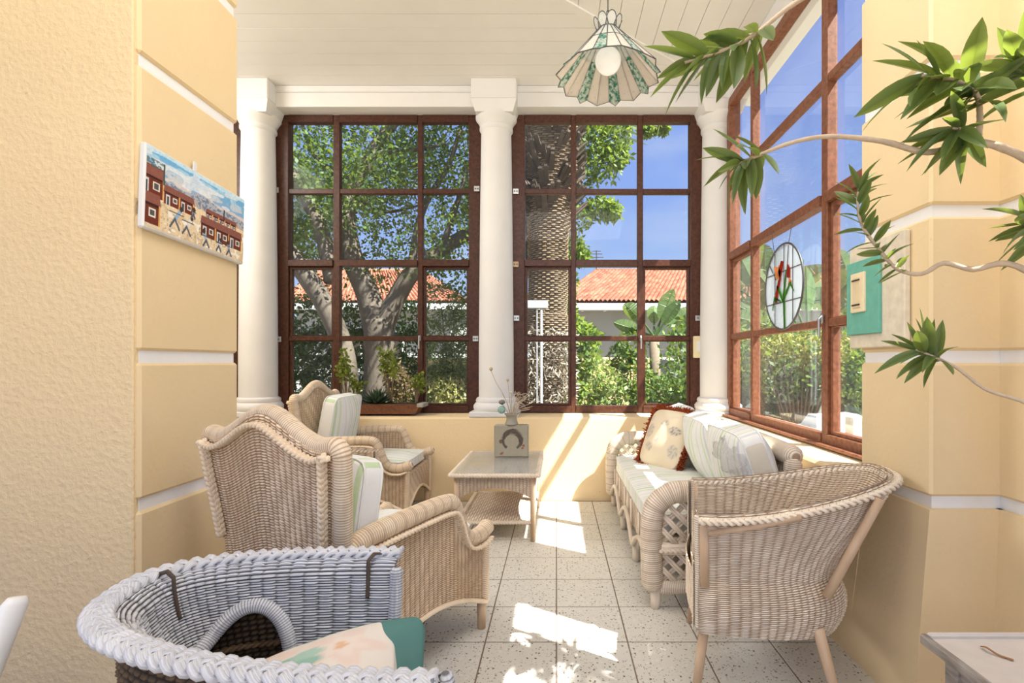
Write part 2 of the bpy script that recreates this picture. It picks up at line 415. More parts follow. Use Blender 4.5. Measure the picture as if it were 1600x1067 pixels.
M['wickG'] = wicker('wickG', (.06, .055, .055), (.82, .83, .86), (.50, .51, .54), .5)
M['wickD'] = wicker('wickD', (.02, .014, .008), (.19, .12, .065), (.12, .075, .04))
M['pole'] = wood('pole', (.68, .49, .33), (.54, .37, .23), (14, 14, 4), .45, .3)
M['greypole'] = plain('greypole', (.42, .41, .40), .6, .3, .3, 20)
M['leather'] = plain('leather', (.10, .07, .05), .6, .3)
GRN = (.55, .68, .42); GR2 = (.68, .75, .52); BEI = (.72, .66, .54); WH = (.84, .84, .82); GY = (.66, .69, .68)
ST = [(.10, GR2), (.17, WH), (.26, GRN), (.33, WH), (.42, BEI), (.45, WH), (.55, GY), (.60, WH), (.66, GR2), (.70, WH), (.86, BEI), (.89, WH)]
M['stripe_x'] = stripes('stripe_x', 'X', .27, ST, WH)
M['stripe_y'] = stripes('stripe_y', 'Y', .27, ST, WH)
M['fabric'] = plain('fabric', (.82, .83, .80), .9, .1, .05, 20)
M['teal'] = plain('teal', lin(92, 134, 128), .85, .1, .15, 12)
M['col'] = vcol('col', .75, .2); M['colgloss'] = vcol('colgloss', .3, .5)
M['rust'] = plain('rust', lin(150, 72, 40), .9, .1, .5, 120)
M['steel'] = plain('steel', (.55, .56, .56), .35, .5, .1, 8, .9)
M['lead'] = plain('lead', (.12, .12, .12), .45, .5, .2, 20, .6)
M['dark'] = plain('dark', (.05, .04, .035), .7, .2)
# terrazzo
def terrazzo():
    t = NT('terrazzo'); p = t.pos()
    def chips(sc, dmin, pick):
        vo = t.n('TexVoronoi', feature='F1'); q = t.n('TexNoise'); t.put(q.inputs['Vector'], p); q.inputs['Scale'].default_value = sc*1.2
        add = t.n('VectorMath', operation='MULTIPLY_ADD'); t.put(add.inputs[0], q.outputs['Color']); add.inputs[1].default_value = (.012,)*3; t.put(add.inputs[2], p)
        t.put(vo.inputs['Vector'], add.outputs[0]); vo.inputs['Scale'].default_value = sc
        s = t.n('SeparateXYZ'); t.put(s.inputs[0], vo.outputs['Color'])
        return t.math('MULTIPLY', t.math('LESS_THAN', vo.outputs['Distance'], dmin), t.math('LESS_THAN', s.outputs[0], pick)), s.outputs[1]
    base = t.mix(t.noise(p, 4, 4), (.66, .635, .57, 1), (.76, .735, .67, 1))
    c1, v1 = chips(62, .27, .34); c2, v2 = chips(120, .33, .30); c3, v3 = chips(45, .36, .35)
    base = t.mix(t.math('MULTIPLY', c3, .5), base, (.80, .78, .74, 1))
    base = t.mix(c2, base, t.mix(v2, (.20, .19, .17, 1), (.46, .42, .36, 1)))
    base = t.mix(c1, base, t.mix(v1, (.07, .07, .065, 1), (.36, .32, .27, 1)))
    return t.pbr(base, .42, .35, t.bump(t.noise(p, 90, 2), .04))
M['terrazzo'] = terrazzo()
M['grout'] = plain('grout', (.24, .19, .15), .9, .1, .2, 20)

# ------------------------------------------------------------------ floor: tiles laid on a bed
fl = MB().box((-.6, 1.4, -.0612), (7.6, 7.4, .12)).build('floor', M['grout']); tag(fl, kind='structure')
tile0 = None
for j in range(13):
    for i in range(-11, 6):
        x, y = .30*i+.15, 4.178-.30*j-.15
        if x < -1.38 and y < 2.1: continue
        if y < .3 or (x > 1.35): continue
        if tile0 is None:
            tile0 = MB().box((0, 0, -.004), (.2945, .2945, .008), .0012).build('tile', M['terrazzo'], fl, loc=(x, y, 0))
        else: share(tile0, 'tile', fl, (x, y, random.uniform(-.0006, 0)))
# ------------------------------------------------------------------ ceiling of painted boards, mitred towards the corner
ZC = 3.65
ce = MB().box((-1.2, 1.5, ZC+.08), (6.2, 6.6, .12)).build('ceiling', M['board']); tag(ce, kind='structure')
mx = lambda y: .011+1.311*(y-3.369)
def board(poly):
    MB().prism(poly, ZC-random.uniform(.000, .003), ZC+.02, axis=2).build('board', M['board'], ce)
g = .0016
y = 4.40
while y > .6:
    board([(-4.2, y-.15+g), (mx(y-.15+g), y-.15+g), (mx(y-g), y-g), (-4.2, y-g)]); y -= .15
x = 1.50
my = lambda x: 3.369+(x-.011)/1.311
while x > -.9:
    board([(x-.15+g, -1.2), (x-g, -1.2), (x-g, min(4.4, my(x-g))), (x-.15+g, min(4.4, my(x-.15+g)))]); x -= .15
tag(MB().hull8([(mx(4.4)-.03, 4.4, ZC-.012), (mx(4.4)+.03, 4.37, ZC-.012), (mx(.6)+.03, .57, ZC-.012), (mx(.6)-.03, .6, ZC-.012)],
               [(mx(4.4)-.03, 4.4, ZC+.01), (mx(4.4)+.03, 4.37, ZC+.01), (mx(.6)+.03, .57, ZC+.01), (mx(.6)-.03, .6, ZC+.01)]).build('trim_1', M['board']), kind='structure')
# beams over the windows
bm = tag(empty('trim_2'), kind='structure')
MB().box((-1.35, 4.53, 3.525), (5.7, .24, .13), .004).build('beam', M['white'], bm)
MB().box((-1.35, 4.522, 3.62), (5.7, .24, .06), .004).build('moulding', M['white'], bm)
MB().box((1.58, 3.0, 3.56), (.16, 3.3, .19), .004).build('beam', M['white'], bm)
# ------------------------------------------------------------------ far parapet, right parapet, piers
wf = MB().prism([(4.18, -.12), (4.28, .685), (4.295, .70), (4.76, .715), (4.76, -.12)], -4.2, 1.80, axis=0)
tag(wf.build('wall_front', M['wall']), kind='structure')
wr = tag(empty('wall_right'), kind='structure')
MB().prism([(1.16, -.12), (1.258, .685), (1.275, .70), (1.80, .715), (1.80, -.12)], 2.0, 4.24, axis=1).build('parapet', M['wall'], wr)
BANDS = [.699, 1.196, 1.694, 2.19, 2.69, 3.19]; bh = .021
def pier(parent, x0, x1, y0, y1, base, sgn):
    """rusticated pier: rendered blocks with white grooves between"""
    MB().box(((x0+x1)/2, (y0+y1)/2, 1.83), (x1-x0-.024, y1-y0-.024, 3.66)).build('groove', M['groove'], parent)
    zs = [0]+BANDS+[3.68]
    for k in range(7):
        lo = zs[k]+(bh if k else -.1); hi = zs[k+1]-(bh if k < 6 else 0)
        m = MB()
        if k == 0 and base:
            bx0, by0 = base
            m.hull8([(bx0, by0, lo), (x1, by0, lo), (x1, y1, lo), (bx0, y1, lo)], [(x0-.006, y0-.004, hi), (x1, y0-.004, hi), (x1, y1, hi), (x0-.006, y1, hi)])
        else: m.box(((x0+x1)/2, (y0+y1)/2, (lo+hi)/2), (x1-x0, y1-y0, hi-lo), .009)
        m.build('block', M['wall'], parent)
pier(wr, 1.27, 1.62, 1.675, 2.06, (1.16, 1.62), 1)
pier(wr, 1.505, 1.60, 1.39, 2.12, (1.42, 1.39), 1)
# wall over and under the near opening on the right
MB().box((1.555, .1, 3.28), (.10, 2.56, .76)).build('lintel', M['wall'], wr)
MB().box((1.56, .1, .30), (.12, 2.56, .80)).build('parapet', M['wall'], wr)
MB().box((1.64, -1.35, 1.8), (.27, .4, 3.7)).build('pier', M['wall'], wr)
wl = tag(empty('wall_left'), kind='structure')
pier(wl, -2.2, -1.386, 1.64, 2.148, None, -1)
MB().box((-2.8, 1.71, 1.78), (2.80, .16, 3.76), .004).build('rendered_face', M['rough'], wl, loc=(0, 0, 0))
MB().box((-3.2, 1.95, 1.78), (2.0, .40, 3.76)).build('cross_wall', M['wall'], wl)
MB().box((-4.15, 3.4, 1.78), (.15, 2.9, 3.76)).build('end_wall', M['wall'], wl)
# ------------------------------------------------------------------ windows
def window(name, vert, avals, zt, zb, casements, place, closer):
    """vert: list of (a0, a1) posts; rows fixed; place(a, d, z): along the wall, outward, up"""
    wmat = {'window_3': 'brown2', 'window_4': 'brown4'}.get(name, 'brown')
    r = tag(empty(name), kind='structure')
    def bar(nm, a0, a1, z0, z1, d0, d1, b=.004, mt=wmat):
        p, q = place(a0, d0, z0), place(a1, d1, z1)
        lo = [min(p[i], q[i]) for i in range(3)]; hi = [max(p[i], q[i]) for i in range(3)]
        return MB().box([(lo[i]+hi[i])/2 for i in range(3)], [hi[i]-lo[i] for i in range(3)], b).build(nm, M[mt], r)
    A0, A1 = vert[0][0], vert[-1][1]
    for k, (a0, a1) in enumerate(vert): bar('stile' if k in (0, len(vert)-1) else 'mullion', a0, a1, zb, zt, -.004 if k in (0, len(vert)-1) else 0, .09 if k in (0, len(vert)-1) else .060)
    rails = [(zt-.07, zt), (2.735, 2.782), (2.062, 2.122), (1.375, 1.42), (zb, zb+.062)]
    for k, (z0, z1) in enumerate(rails):
        for c in range(len(vert)-1):
            d0 = -.016 if k == 2 else (.006 if k in (1, 3) else -.008)
            bar(['head', 'rail', 'transom', 'rail', 'bottom_rail'][k], vert[c][1]-.001, vert[c+1][0]+.001, z0, z1, d0, .058)
    for c in range(len(vert)-1):
        a0, a1 = vert[c][1], vert[c+1][0]
        for k in range(4):
            z1, z0 = rails[k][0], rails[k+1][1]; e = 0
            bar('pane', a0+.001, a1-.001, z0+.001, z1-.001, .046, .050, 0, 'glass')
        if c in casements:                                   # opening light in the two lower rows
            t = .024
            for z1, z0 in ((rails[2][0], rails[3][1]), (rails[3][0], rails[4][1])):
                bar('casement_stile', a0, a0+t, z0, z1, .018, .062, .003); bar('casement_stile', a1-t, a1, z0, z1, .018, .062, .003)
                bar('casement_rail', a0+t, a1-t, z1-t if z1 > 1.5 else z1-.006, z1, .018, .062, .002); bar('casement_rail', a0+t, a1-t, z0, z0+(t*.8 if z0 < 1 else .006), .018, .062, .002)
    return r, bar
front = lambda a, d, z: (a, 4.555+d, z)
right = lambda a, d, z: (1.50+d, a, z)
w1, b1 = window('window_1', [(-4.25, -4.10), (-3.75, -3.70), (-3.15, -3.10), (-3.02, -2.68)], None, 3.46, .715, (0,), front, None)
w2, b2 = window('window_2', [(-2.62, -2.475), (-2.062, -2.002), (-1.283, -1.236), (-.809, -.60)], None, 3.46, .715, (0, 2), front, None)
w3, b3 = window('window_3', [(-.49, -.293), (.134, .180), (.750, .800), (1.236, 1.43)], None, 3.46, .715, (0, 2), front, None)
w4, b4 = window('window_4', [(2.08, 2.20), (2.735, 2.795), (3.775, 3.82), (4.265, 4.335)], None, 3.46, .715, (0, 2), right, None)
# sills of window_4 / brackets / fasteners
MB().box((1.475, 3.25, .722), (.07, 2.1, .016), .003).build('sill_board', M['brown4'], w4)
def bracket(px, py, Y, parent, mt='steel', w=.085, h=.05, n='bracket'):
    p = W(px, py, Y); o = MB().box(p, (w, .012, h), .002)
    o.build(n, M[mt], parent)
    for s in (-1, 1): MB().box((p.x+s*w*.22, p.y-.008, p.z), (.012, .006, .012), .002).build('screw', M['lead'], parent)
for px, py in ((429, 297), (745, 295), (433, 530), (743, 529)): bracket(px, py, 4.535, w2, w=.075 if px < 500 else .05)
for px, py in ((806, 299), (807, 497)): bracket(px, py, 4.535, w3, w=.05)
bracket(806, 413, 4.535, w3, 'pole', .05); bracket(1093, 497, 4.535, w3, w=.075)
def fastener(p, parent, ax):
    m = MB(); m.box(p, (.014, .014, .05), .003); m.tube([(p[0], p[1]-.02*(ax == 1), p[2]+.02), (p[0]-.02*(ax == 0), p[1]-.03*(ax == 1), p[2]), (p[0]-.02*(ax == 0), p[1]-.03*(ax == 1), p[2]-.10)], .007, 6)
    m.build('fastener', M['steel'], parent)
fastener((-1.26, 4.545, 1.40), w2, 1); fastener((.775, 4.545, 1.40), w3, 1); fastener((1.49, 2.765, 1.42), w4, 0)
# ------------------------------------------------------------------ columns
def column(x, label, y=4.48):
    r = empty('column', (x, y, 0), label=label, cat='column', group='white columns between the windows')
    MB().box((0, 0, .722), (.43, .40, .045), .006).build('plinth', M['white'], r)
    MB().lathe([(.195, .745), (.205, .765), (.205, .79), (.19, .81), (.18, .82), (.185, .835), (.178, .855), (.160, .865)], 40).build('base', M['white'], r, True, angle=40)
    MB().lathe([(.157, .86), (.157, 1.3), (.152, 1.9), (.146, 2.5), (.138, 3.1), (.135, 3.28)], 40).build('shaft', M['white'], r, True, angle=40)
    MB().lathe([(.136, 3.25), (.15, 3.27), (.15, 3.29), (.142, 3.30), (.165, 3.345), (.185, 3.37), (.185, 3.39)], 40).build('necking', M['white'], r, True, angle=40)
    MB().hull8([(-.165, -.165, 3.372), (.165, -.165, 3.372), (.165, .165, 3.372), (-.165, .165, 3.372)], [(-.198, -.198, 3.47), (.198, -.198, 3.47), (.198, .198, 3.47), (-.198, .198, 3.47)]).box((0, 0, 3.56), (.396, .396, .18), .008).build('capital', M['white'], r)
column(-2.705, 'white column at the far left, partly hidden by the yellow pier')
column(-.546, 'white column in the middle, between the two front windows')
column(1.465, 'white column in the far right corner behind the sofa')
# switch box screwed to the frame by the corner column
p = W(1090.5, 542, 4.53); sb = empty('switch_box', p, label='cream switch box on the window frame beside the corner column', cat='switch')
MB().box((0, 0, 0), (.085, .03, .20), .006).build('case', plain('cream', (.80, .70, .45), .5), sb)
MB().box((.008, -.018, .005), (.05, .012, .10), .003).build('cover', M['white'], sb)
# ------------------------------------------------------------------ armchairs
def make_armchair():
    r = empty('wicker_armchair')
    hw = lambda z: .300+.045*smooth01((np.asarray(z)-.5)/.45)
    yb = lambda z: -.325-.075*np.clip((np.asarray(z)-.30)/.65, 0, 1)
    def zt(s): s = np.asarray(s); return .905+.105*np.exp(-(s/.50)**2)+.016*smooth01((np.abs(s)-.74)/.2)
    def back(U, V):
        s = 2*U-1; z0 = .15+.08*(1-s*s); z = z0+V*(zt(s)-z0); return np.stack([s*hw(z), yb(z)-.012*(1-s*s), z], -1)
    m = MB(); woven(m, back, 24, 82, .006, flip=1, thick=.03, scale_uv=(.66, .8)); m.build('back_panel', M['wickA'], r, False)
    # back roll round the top edge
    def edge(off_y, inset):
        L = []
        for z in np.linspace(.56, .90, 12): L.append((-float(hw(z))+inset, float(yb(z))+off_y, z))
        for s in np.linspace(-.96, .96, 41):
            z = float(zt(s))-inset; L.append((s*(float(hw(z))), float(yb(z))+off_y, z))
        for z in np.linspace(.90, .56, 12): L.append((float(hw(z))-inset, float(yb(z))+off_y, z))
        return L
    wrap(MB_ := MB(), resample(edge(.018, 0.0), n=120), .027, .0085, 12, .003, rib=.3); MB_.build('back_roll', M['wickA'], r, True)
    braid(m := MB(), resample(edge(-.026, .034), .004), .014, .055, rods=2); m.build('back_braid', M['wickA'], r, True)
    arm_top = lambda y: .60-.005*(y < 0)-.19*smooth01((y-.17)/.12)
    zbot = lambda u: .115+.115*np.sin(PI*np.clip(u, 0, 1))**1.0
    for sx in (-1, 1):
        def side(U, V, sx=sx):
            y = -.335+U*.745; z0 = zbot(U); z = z0+V*(arm_top(y)-z0); return np.stack([np.full_like(y, sx*.305)+sx*.008*np.sin(PI*U), y, z], -1)
        m = MB(); woven(m, side, 30, 50, .006, flip=sx, thick=.022, scale_uv=(.75, .45)); m.build('arm_panel', M['wickA'], r, False)
        top = [(-.345, .575), (-.25, .605), (0, .618), (.15, .618), (.192, .600), (.218, .550), (.240, .490), (.272, .445), (.32, .424), (.38, .424), (.425, .440), (.452, .452)]
        wrap(m := MB(), spline([(sx*.305, y, z) for y, z in top], 90), [.031, .033, .033, .032, .030, .029, .031, .033], .0085, 12, .003, rib=.5); m.build('arm_roll', M['wickA'], r, True)
        braid(m := MB(), spline([(sx*.338, y-.004, z-.038) for y, z in top[:-1]], 120), .011, .05, rods=2); m.build('arm_braid', M['wickA'], r, True)
        wrap(m := MB(), [(sx*.305, .412, .10), (sx*.305, .415, .25), (sx*.305, .415, .41)], .017, .008, 10, .002); m.build('front_post', M['wickA'], r, True)
        m = MB().tube(spline([(sx*.316, -.335+u*.75, float(zbot(u))-.004) for u in np.linspace(0, 1, 24)], 48), .010, 8); m.build('lower_rail', M['wickA'], r, True)
        MB().tube([(sx*.30, .395, .13), (sx*.30, .395, 0.0)], [.021, .018], 14).build('leg', M['pole'], r, True)
        MB().tube([(sx*.285, -.31, .20), (sx*.285, -.33, 0.0)], [.021, .018], 14).build('leg', M['pole'], r, True)
    def apron(U, V):
        z0 = .125+.10*np.sin(PI*U); return np.stack([(2*U-1)*.29, np.full_like(U, .415), z0+V*(.365-z0)], -1)
    m = MB(); woven(m, apron, 22, 32, .005, flip=-1, thick=.015); m.build('front_apron', M['wickA'], r)
    MB().tube(spline([(x, .42, .122+.10*math.sin(PI*(x+.29)/.58)) for x in np.linspace(-.29, .29, 20)], 40), .010, 8).build('lower_rail', M['wickA'], r, True)
    m = MB(); woven(m, lambda U, V: np.stack([(2*U-1)*.295, -.32+V*.74, np.full_like(U, .366)], -1), 20, 60, .003, double=False, flip=1); m.build('seat', M['wickA'], r)
    return r
ac1 = make_armchair()
GA = 'camel-backed wicker armchairs'
ac1.location = (-.779, 1.972, 0); ac1.rotation_euler.z = math.radians(-27)
tag(ac1, 'large wicker armchair seen from behind, its high camel back towards the viewer', 'armchair', GA)
ac2 = copy_tree(ac1); ac2.location = (-1.476, 3.815, 0); ac2.rotation_euler.z = math.radians(-90)
tag(ac2, 'wicker armchair against the far parapet under the left front window, facing right')
def local(o, p): return Matrix.Translation(o.location) @ Matrix.Rotation(o.rotation_euler.z, 4, 'Z') @ Vector(p)
def chair_cushions(ch, zc, h, lab_b, lab_s, seed):
    a = ch.rotation_euler.z
    b = cushion('back_cushion', M['stripe_x'], (.50, h, .15), local(ch, (.01, -.195, zc)), (math.radians(80), 0, a), .35, seed, piping=M['fabric'])
    tag(b, lab_b, 'cushion', 'striped back cushions of the armchairs')
    s = cushion('seat_cushion', M['stripe_x'], (.55, .60, .105), local(ch, (0, .10, .425)), (0, 0, a), .3, seed+1, piping=M['fabric'])
    tag(s, lab_s, 'cushion', 'striped seat cushions of the armchairs')
chair_cushions(ac1, .665, .36, 'thick white and green striped cushion behind the high wicker chair back in front', 'striped seat cushion of the armchair seen from behind', 3)
chair_cushions(ac2, .70, .46, 'green and white striped back cushion leaning in the far left armchair', 'white striped seat cushion of the armchair under the left front window', 8)
# ------------------------------------------------------------------ tub chairs
def tub_shape(w0, w1, D0, D1, yR, yL, zf, zb, z0, zs, pw=.75, cp=.62, bulge=0.0):
    def S(U, V):
        a = PI*U; rim = zf+(zb-zf)*np.sin(a)**1.6
        z = z0+V*(rim-z0); fl = smooth01((z-zs)/(rim-zs+1e-6))**1.1
        w = w0+(w1-w0)*fl; bl = bulge*np.sin(PI*np.clip((zs-z)/(zs-z0), 0, 1)); w = w+bl*.5; D = D0+(D1-D0)*fl*np.sin(a)+bl*np.sin(a)
        sgn = np.cos(a); x = -w*np.sign(sgn)*np.abs(sgn)**cp
        yf = yL+(yR-yL)*smooth01(U); y = yf-(D+(yf-min(yR, yL))*0)*np.abs(np.sin(a))**pw
        return np.stack([x, y, z], -1)
    return S
def make_tub():
    r = empty('wicker_tub_chair')
    S = tub_shape(.250, .268, .475, .665, .265, .265, .650, .785, .235, .42, bulge=.035)
    m = MB(); woven(m, S, 50, 68, .005, flip=-1, thick=.016, scale_uv=(1.6, .5)); m.build('shell', M['wick'], r)
    U = np.linspace(0, 1, 90); rim = S(U, np.ones(90)); n = outward(rim)
    path = rim+n*.020+np.array([0, 0, -.020])
    braid(m := MB(), path, .022, .070, rods=3); m.build('rim', M['wick'], r, True)
    bot = S(U, np.zeros(90)); MB().tube(bot, .010, 8).build('lower_rail', M['wick'], r, True)
    for sx in (-1, 1):
        MB().tube([(sx*.278, .248, .63), (sx*.272, .245, .40)], .016, 12).build('arm_post', M['pole'], r, True)
        MB().tube([(sx*.235, .24, .27), (sx*.255, .275, 0)], [.018, .015], 12).build('leg', M['pole'], r, True)
        MB().tube([(sx*.226, -.316, .725), (sx*.240, -.150, .39)], [.015, .016], 12).build('back_post', M['pole'], r, True)
        MB().tube([(sx*.215, -.13, .27), (sx*.235, -.195, 0)], [.019, .016], 12).build('leg', M['pole'], r, True)
        MB().tube([(sx*.278, .24, .585), (sx*.288, .08, .625), (sx*.290, -.06, .665)], .011, 10).build('brace', M['pole'], r, True)
        wrap(m := MB(), [(sx*.253, .266, .24), (sx*.253, .266, .42), (sx*.268, .268, .645)], .013, .008, 8, .002); m.build('front_edge', M['wick'], r, True)
    for sx in (-1, 1):
        m = MB(); woven(m, lambda U, V, sx=sx: np.stack([sx*(.262-.055*U), np.full_like(U, .272), .235+V*.41], -1), 4, 60, .004, flip=-sx, thick=.01); m.build('front_band', M['wick'], r)
    def front(U, V):
        z0 = .235+.02*np.sin(PI*U); return np.stack([(2*U-1)*.262, .266+.03*np.sin(PI*U), z0+V*(.42-z0)], -1)
    m = MB(); woven(m, front, 18, 26, .0045, flip=-1); m.build('front_apron', M['wick'], r)
    def seat(U, V):
        e = S(U, np.full_like(U, .42)); c = np.array([0, .0, .42]); q = c+(e-c)*V[..., None]; q[..., 2] = .42; return q
    m = MB(); woven(m, seat, 40, 30, .003, double=False); m.build('seat', M['wick'], r)
    MB().prism([(-.25, .2), (.25, .2), (.25, .27), (-.25, .27)], .405, .418, axis=2).build('seat_edge', M['wick'], r)
    return r
tub1 = make_tub(); GT = 'wicker tub chairs with plaited rims'
tub1.location = (.815, 1.925, 0); tub1.rotation_euler.z = math.radians(77)
tag(tub1, 'wicker tub chair with plaited rim standing on the right in front of the sofa', 'chair', GT)
tub2 = copy_tree(tub1); tub2.location = (-1.365, 2.735, 0); tub2.rotation_euler.z = math.radians(-90)
tag(tub2, 'wicker tub chair almost hidden behind the high-backed armchair, one arm showing')
# ------------------------------------------------------------------ grey tub chair in front
def make_grey():
    r = empty('grey_wicker_chair')
    S = tub_shape(.185, .224, .50, .60, .40, .17, .660, .672, .16, .30, .80, .78)
    def S0(U, V):
        p = S(U, .36+.64*V); d = outward(p)
        k = smooth01((V-.86)/.14); p = p+d*(.034*k)[..., None]; p[..., 2] -= .012*k*k; return p
    def hole(C): return (C[..., 0] < -.02) & (((C[..., 1]+.17)/.095)**2+((C[..., 2]-.39)/.165)**2 < 1)
    m = MB(); P, N = woven(m, S0, 42, 50, .007, flip=1, thick=.006, su=4, sv=3, mask=hole, rib=.6, alt=.14, sp=.6, scale_uv=(1.6, .4)); m.build('inner_shell', M['wickG'], r)
    U = np.linspace(0, 1, 120); rim = S(U, np.ones(120)); n = outward(rim)
    braid(m := MB(), rim+n*.052+np.array([0, 0, -.008]), .024, .085, rods=3, n=6); m.build('rim', M['wickG'], r, True)
    # wrapped edge of the arched opening
    half = P[:P.shape[0]//2].reshape(-1, 3); L = []
    for t in np.linspace(-.35, PI+.35, 40):
        y, z = -.17+.100*math.cos(t), .39+.170*math.sin(t)
        k = np.argmin((half[:, 1]-y)**2+(half[:, 2]-z)**2); L.append((half[k, 0]+.012, y, z))
    L = np.array(L); L[1:-1] = (L[:-2]+L[1:-1]+L[2:])/3
    wrap(m := MB(), spline(L[::2], 80), .017, .006, 10, .0018); m.build('opening_edge', M['wickG'], r, True)
    def outer(U, V):
        p = S(U, V*.93); d = outward(p); return p+d*(.05*(1-V**4))[..., None]
    m = MB(); woven(m, outer, 60, 34, .006, flip=-1, thick=.012, rib=.9, scale_uv=(1.6, .4)); m.build('outer_shell', M['wickD'], r)
    for k, z in enumerate((.36, .47)):
        pth = outer(np.linspace(.02, .98, 80), np.full(80, (z-.16)/.5)); d = -pth.copy(); d[:, 2] = 0; d /= np.linalg.norm(d, axis=1, keepdims=True)
        braid(m := MB(), pth+d*.022, .010, .05); m.build('twining', M['wickD'], r, True)
    for u, nm in ((0.0, 'front_post'), (1.0, 'front_post')):
        e = S(np.full(12, u), np.linspace(.1, .95, 12)); wrap(m := MB(), e+np.array([0, .006, 0]), .016, .007, 8, .002); m.build(nm, M['wickG'], r, True)
    def seat(U, V):
        e = S(U, np.full_like(U, .40)); c = np.array([0, .02, .36]); q = c+(e-c)*V[..., None]; q[..., 2] = .36; return q
    m = MB(); woven(m, seat, 30, 24, .004, double=False); m.build('seat', M['wickG'], r)
    for u in (.40, .022):
        e = S(np.full(16, u), np.linspace(.80, .99, 16)); c = np.array([0, 0, 0]); d = c-e; d[:, 2] = 0; d /= np.linalg.norm(d, axis=1, keepdims=True)
        q = e+d*.012; q = np.vstack([q, q[-1]+np.array([0, 0, .012])-d[-1]*.02, q[-1]+np.array([0, 0, -.002])-d[-1]*.06])
        MB().tube(q, .0055, 6, flat=.5).build('tie', M['leather'], r, True)
    for x, y in ((-.17, .12), (.17, .30), (-.16, -.22), (.16, -.22)): MB().tube([(x, y, .2), (x*1.08, y*1.05, 0)], [.02, .017], 10).build('leg', M['greypole'], r, True)
    return r
gc = make_grey(); gc.location = (-.600, 1.085, 0); gc.rotation_euler.z = math.radians(-90)
tag(gc, 'grey weathered wicker tub chair in the front left corner, arched opening in its side', 'chair')
def floral(q, v):
    x, y = v[:, 0], v[:, 1]; c = np.tile(np.array([.80, .74, .66, 1.0]), (len(v), 1))
    def blob(cx, cy, rx, ry, col, k=5, ph=0.0, soft=.12):
        dx, dy = (x-cx)/rx, (y-cy)/ry; a = np.arctan2(dy, dx); rr = np.hypot(dx, dy)/(1+.28*np.cos(k*a+ph)); w = np.clip((1-rr)/soft, 0, 1)[:, None]
        c[:, :3] = c[:, :3]*(1-w)+w*np.array(col)
    for cx, cy in ((.08, .05), (-.10, .08), (.03, -.10)):
        blob(cx, cy, .075, .06, (.80, .66, .58)); blob(cx, cy, .045, .035, (.82, .71, .63), 6, 1); blob(cx, cy, .012, .012, (.75, .48, .30))
    for cx, cy, a in ((-.02, .02, 0), (-.16, -.03, 1), (-.11, -.10, 2), (.16, -.06, 3), (.0, .15, 4)):
        blob(cx, cy, .055, .03, (.30, .50, .42), 3, a); blob(cx+.03, cy+.025, .03, .02, (.40, .58, .50), 2, a)
    return c
fc = cushion('floral_cushion', M['col'], (.36, .33, .11), (-.525, 1.045, .455), (math.radians(12), math.radians(-13), math.radians(14)), .6, 5, n=40, colf=floral, exp=7)
tag(fc, 'cream cushion with pink flowers and green leaves in the grey chair', 'cushion')
tc = cushion('teal_cushion', M['teal'], (.20, .17, .07), (-.415, 1.165, .475), (math.radians(40), math.radians(-8), math.radians(4)), .6, 6, exp=7)
tag(tc, 'plain teal cushion behind the floral one in the grey chair', 'cushion')
# ------------------------------------------------------------------ sofa
so = empty('wicker_sofa', (.80, 3.18, 0), label='long wicker sofa with lattice ends along the right window', cat='sofa')
Y0, Y1, XF, XB = -.815, .87, -.345, .30
def make_end(y, sg):
    pth = [(XF+.005, y, .085), (XF, y, .25), (XF, y, .40), (XF+.02, y, .49), (XF+.085, y, .545), (XF+.17, y, .56), (.05, y, .56), (XB+.05, y, .56)]
    wrap(m := MB(), spline(pth, 90), .050, .0095, 14, .003, rib=.5); m.build('end_frame', M['wickS'], so, True)
    wrap(m := MB(), [(XF+.03, y, .10), (-.1, y, .105), (.1, y, .105), (XB, y, .10)], .032, .0085, 10, .003); m.build('end_rail', M['wickS'], so, True)
    MB().box((-.02, y, .285), (.62, .05, .05), .01).build('end_rail', M['wickS'], so)
    braid(m := MB(), [(XF+.03, y+sg*.03, .285), (-.1, y+sg*.03, .285), (.1, y+sg*.03, .285), (XB, y+sg*.03, .285)], .016, .07); m.build('end_braid', M['wickS'], so, True)
    for z0, z1, sp in ((.31, .525, .075), (.125, .265, .075)):
        x0, x1 = XF+.04, XB; h = z1-z0
        for dr in (-1, 1):
            x = x0-h
            while x < x1:
                for off in (-.009, .009):
                    a, b = x+off, x+h+off; za, zb_ = (z0, z1) if dr > 0 else (z1, z0)
                    t0, t1 = max(0, (x0-a)/h), min(1, (x1-a)/h)
                    if t1-t0 < .08: continue
                    p = (a+t0*h, y+dr*.006, za+(zb_-za)*t0); q = (a+t1*h, y+dr*.006, za+(zb_-za)*t1)
                    MB().tube([p, q], .0075, 6).build('lattice_strip', M['wickS'], so, True)
                x += sp
make_end(Y0, -1); make_end(Y1, 1)
def fr(U, V):
    yy = Y0+U*(Y1-Y0); z0 = .15+.0*U; return np.stack([np.full_like(U, XF+.03), yy, z0+V*(.325-z0)], -1)
m = MB(); woven(m, fr, 40, 24, .004, flip=-1, rib=.8); m.build('front_apron', M['wickS'], so)
for k in range(3):                                   # cane arches between the feet, and crossing diagonals
    ya, yb_ = Y0+k*(Y1-Y0)/3, Y0+(k+1)*(Y1-Y0)/3
    L = [(XF-.005, ya+(yb_-ya)*t, .10+.125*math.sin(PI*t)**1.2) for t in np.linspace(0, 1, 16)]
    wrap(m := MB(), L, .013, .009, 8, .002); m.build('apron_arch', M['wickS'], so, True)
    for t in (.25, .5, .75):
        MB().tube([(XF+.01, ya+(yb_-ya)*t, .12), (XF+.01, ya+(yb_-ya)*t, .33)], .008, 6).build('apron_spindle', M['wickS'], so, True)
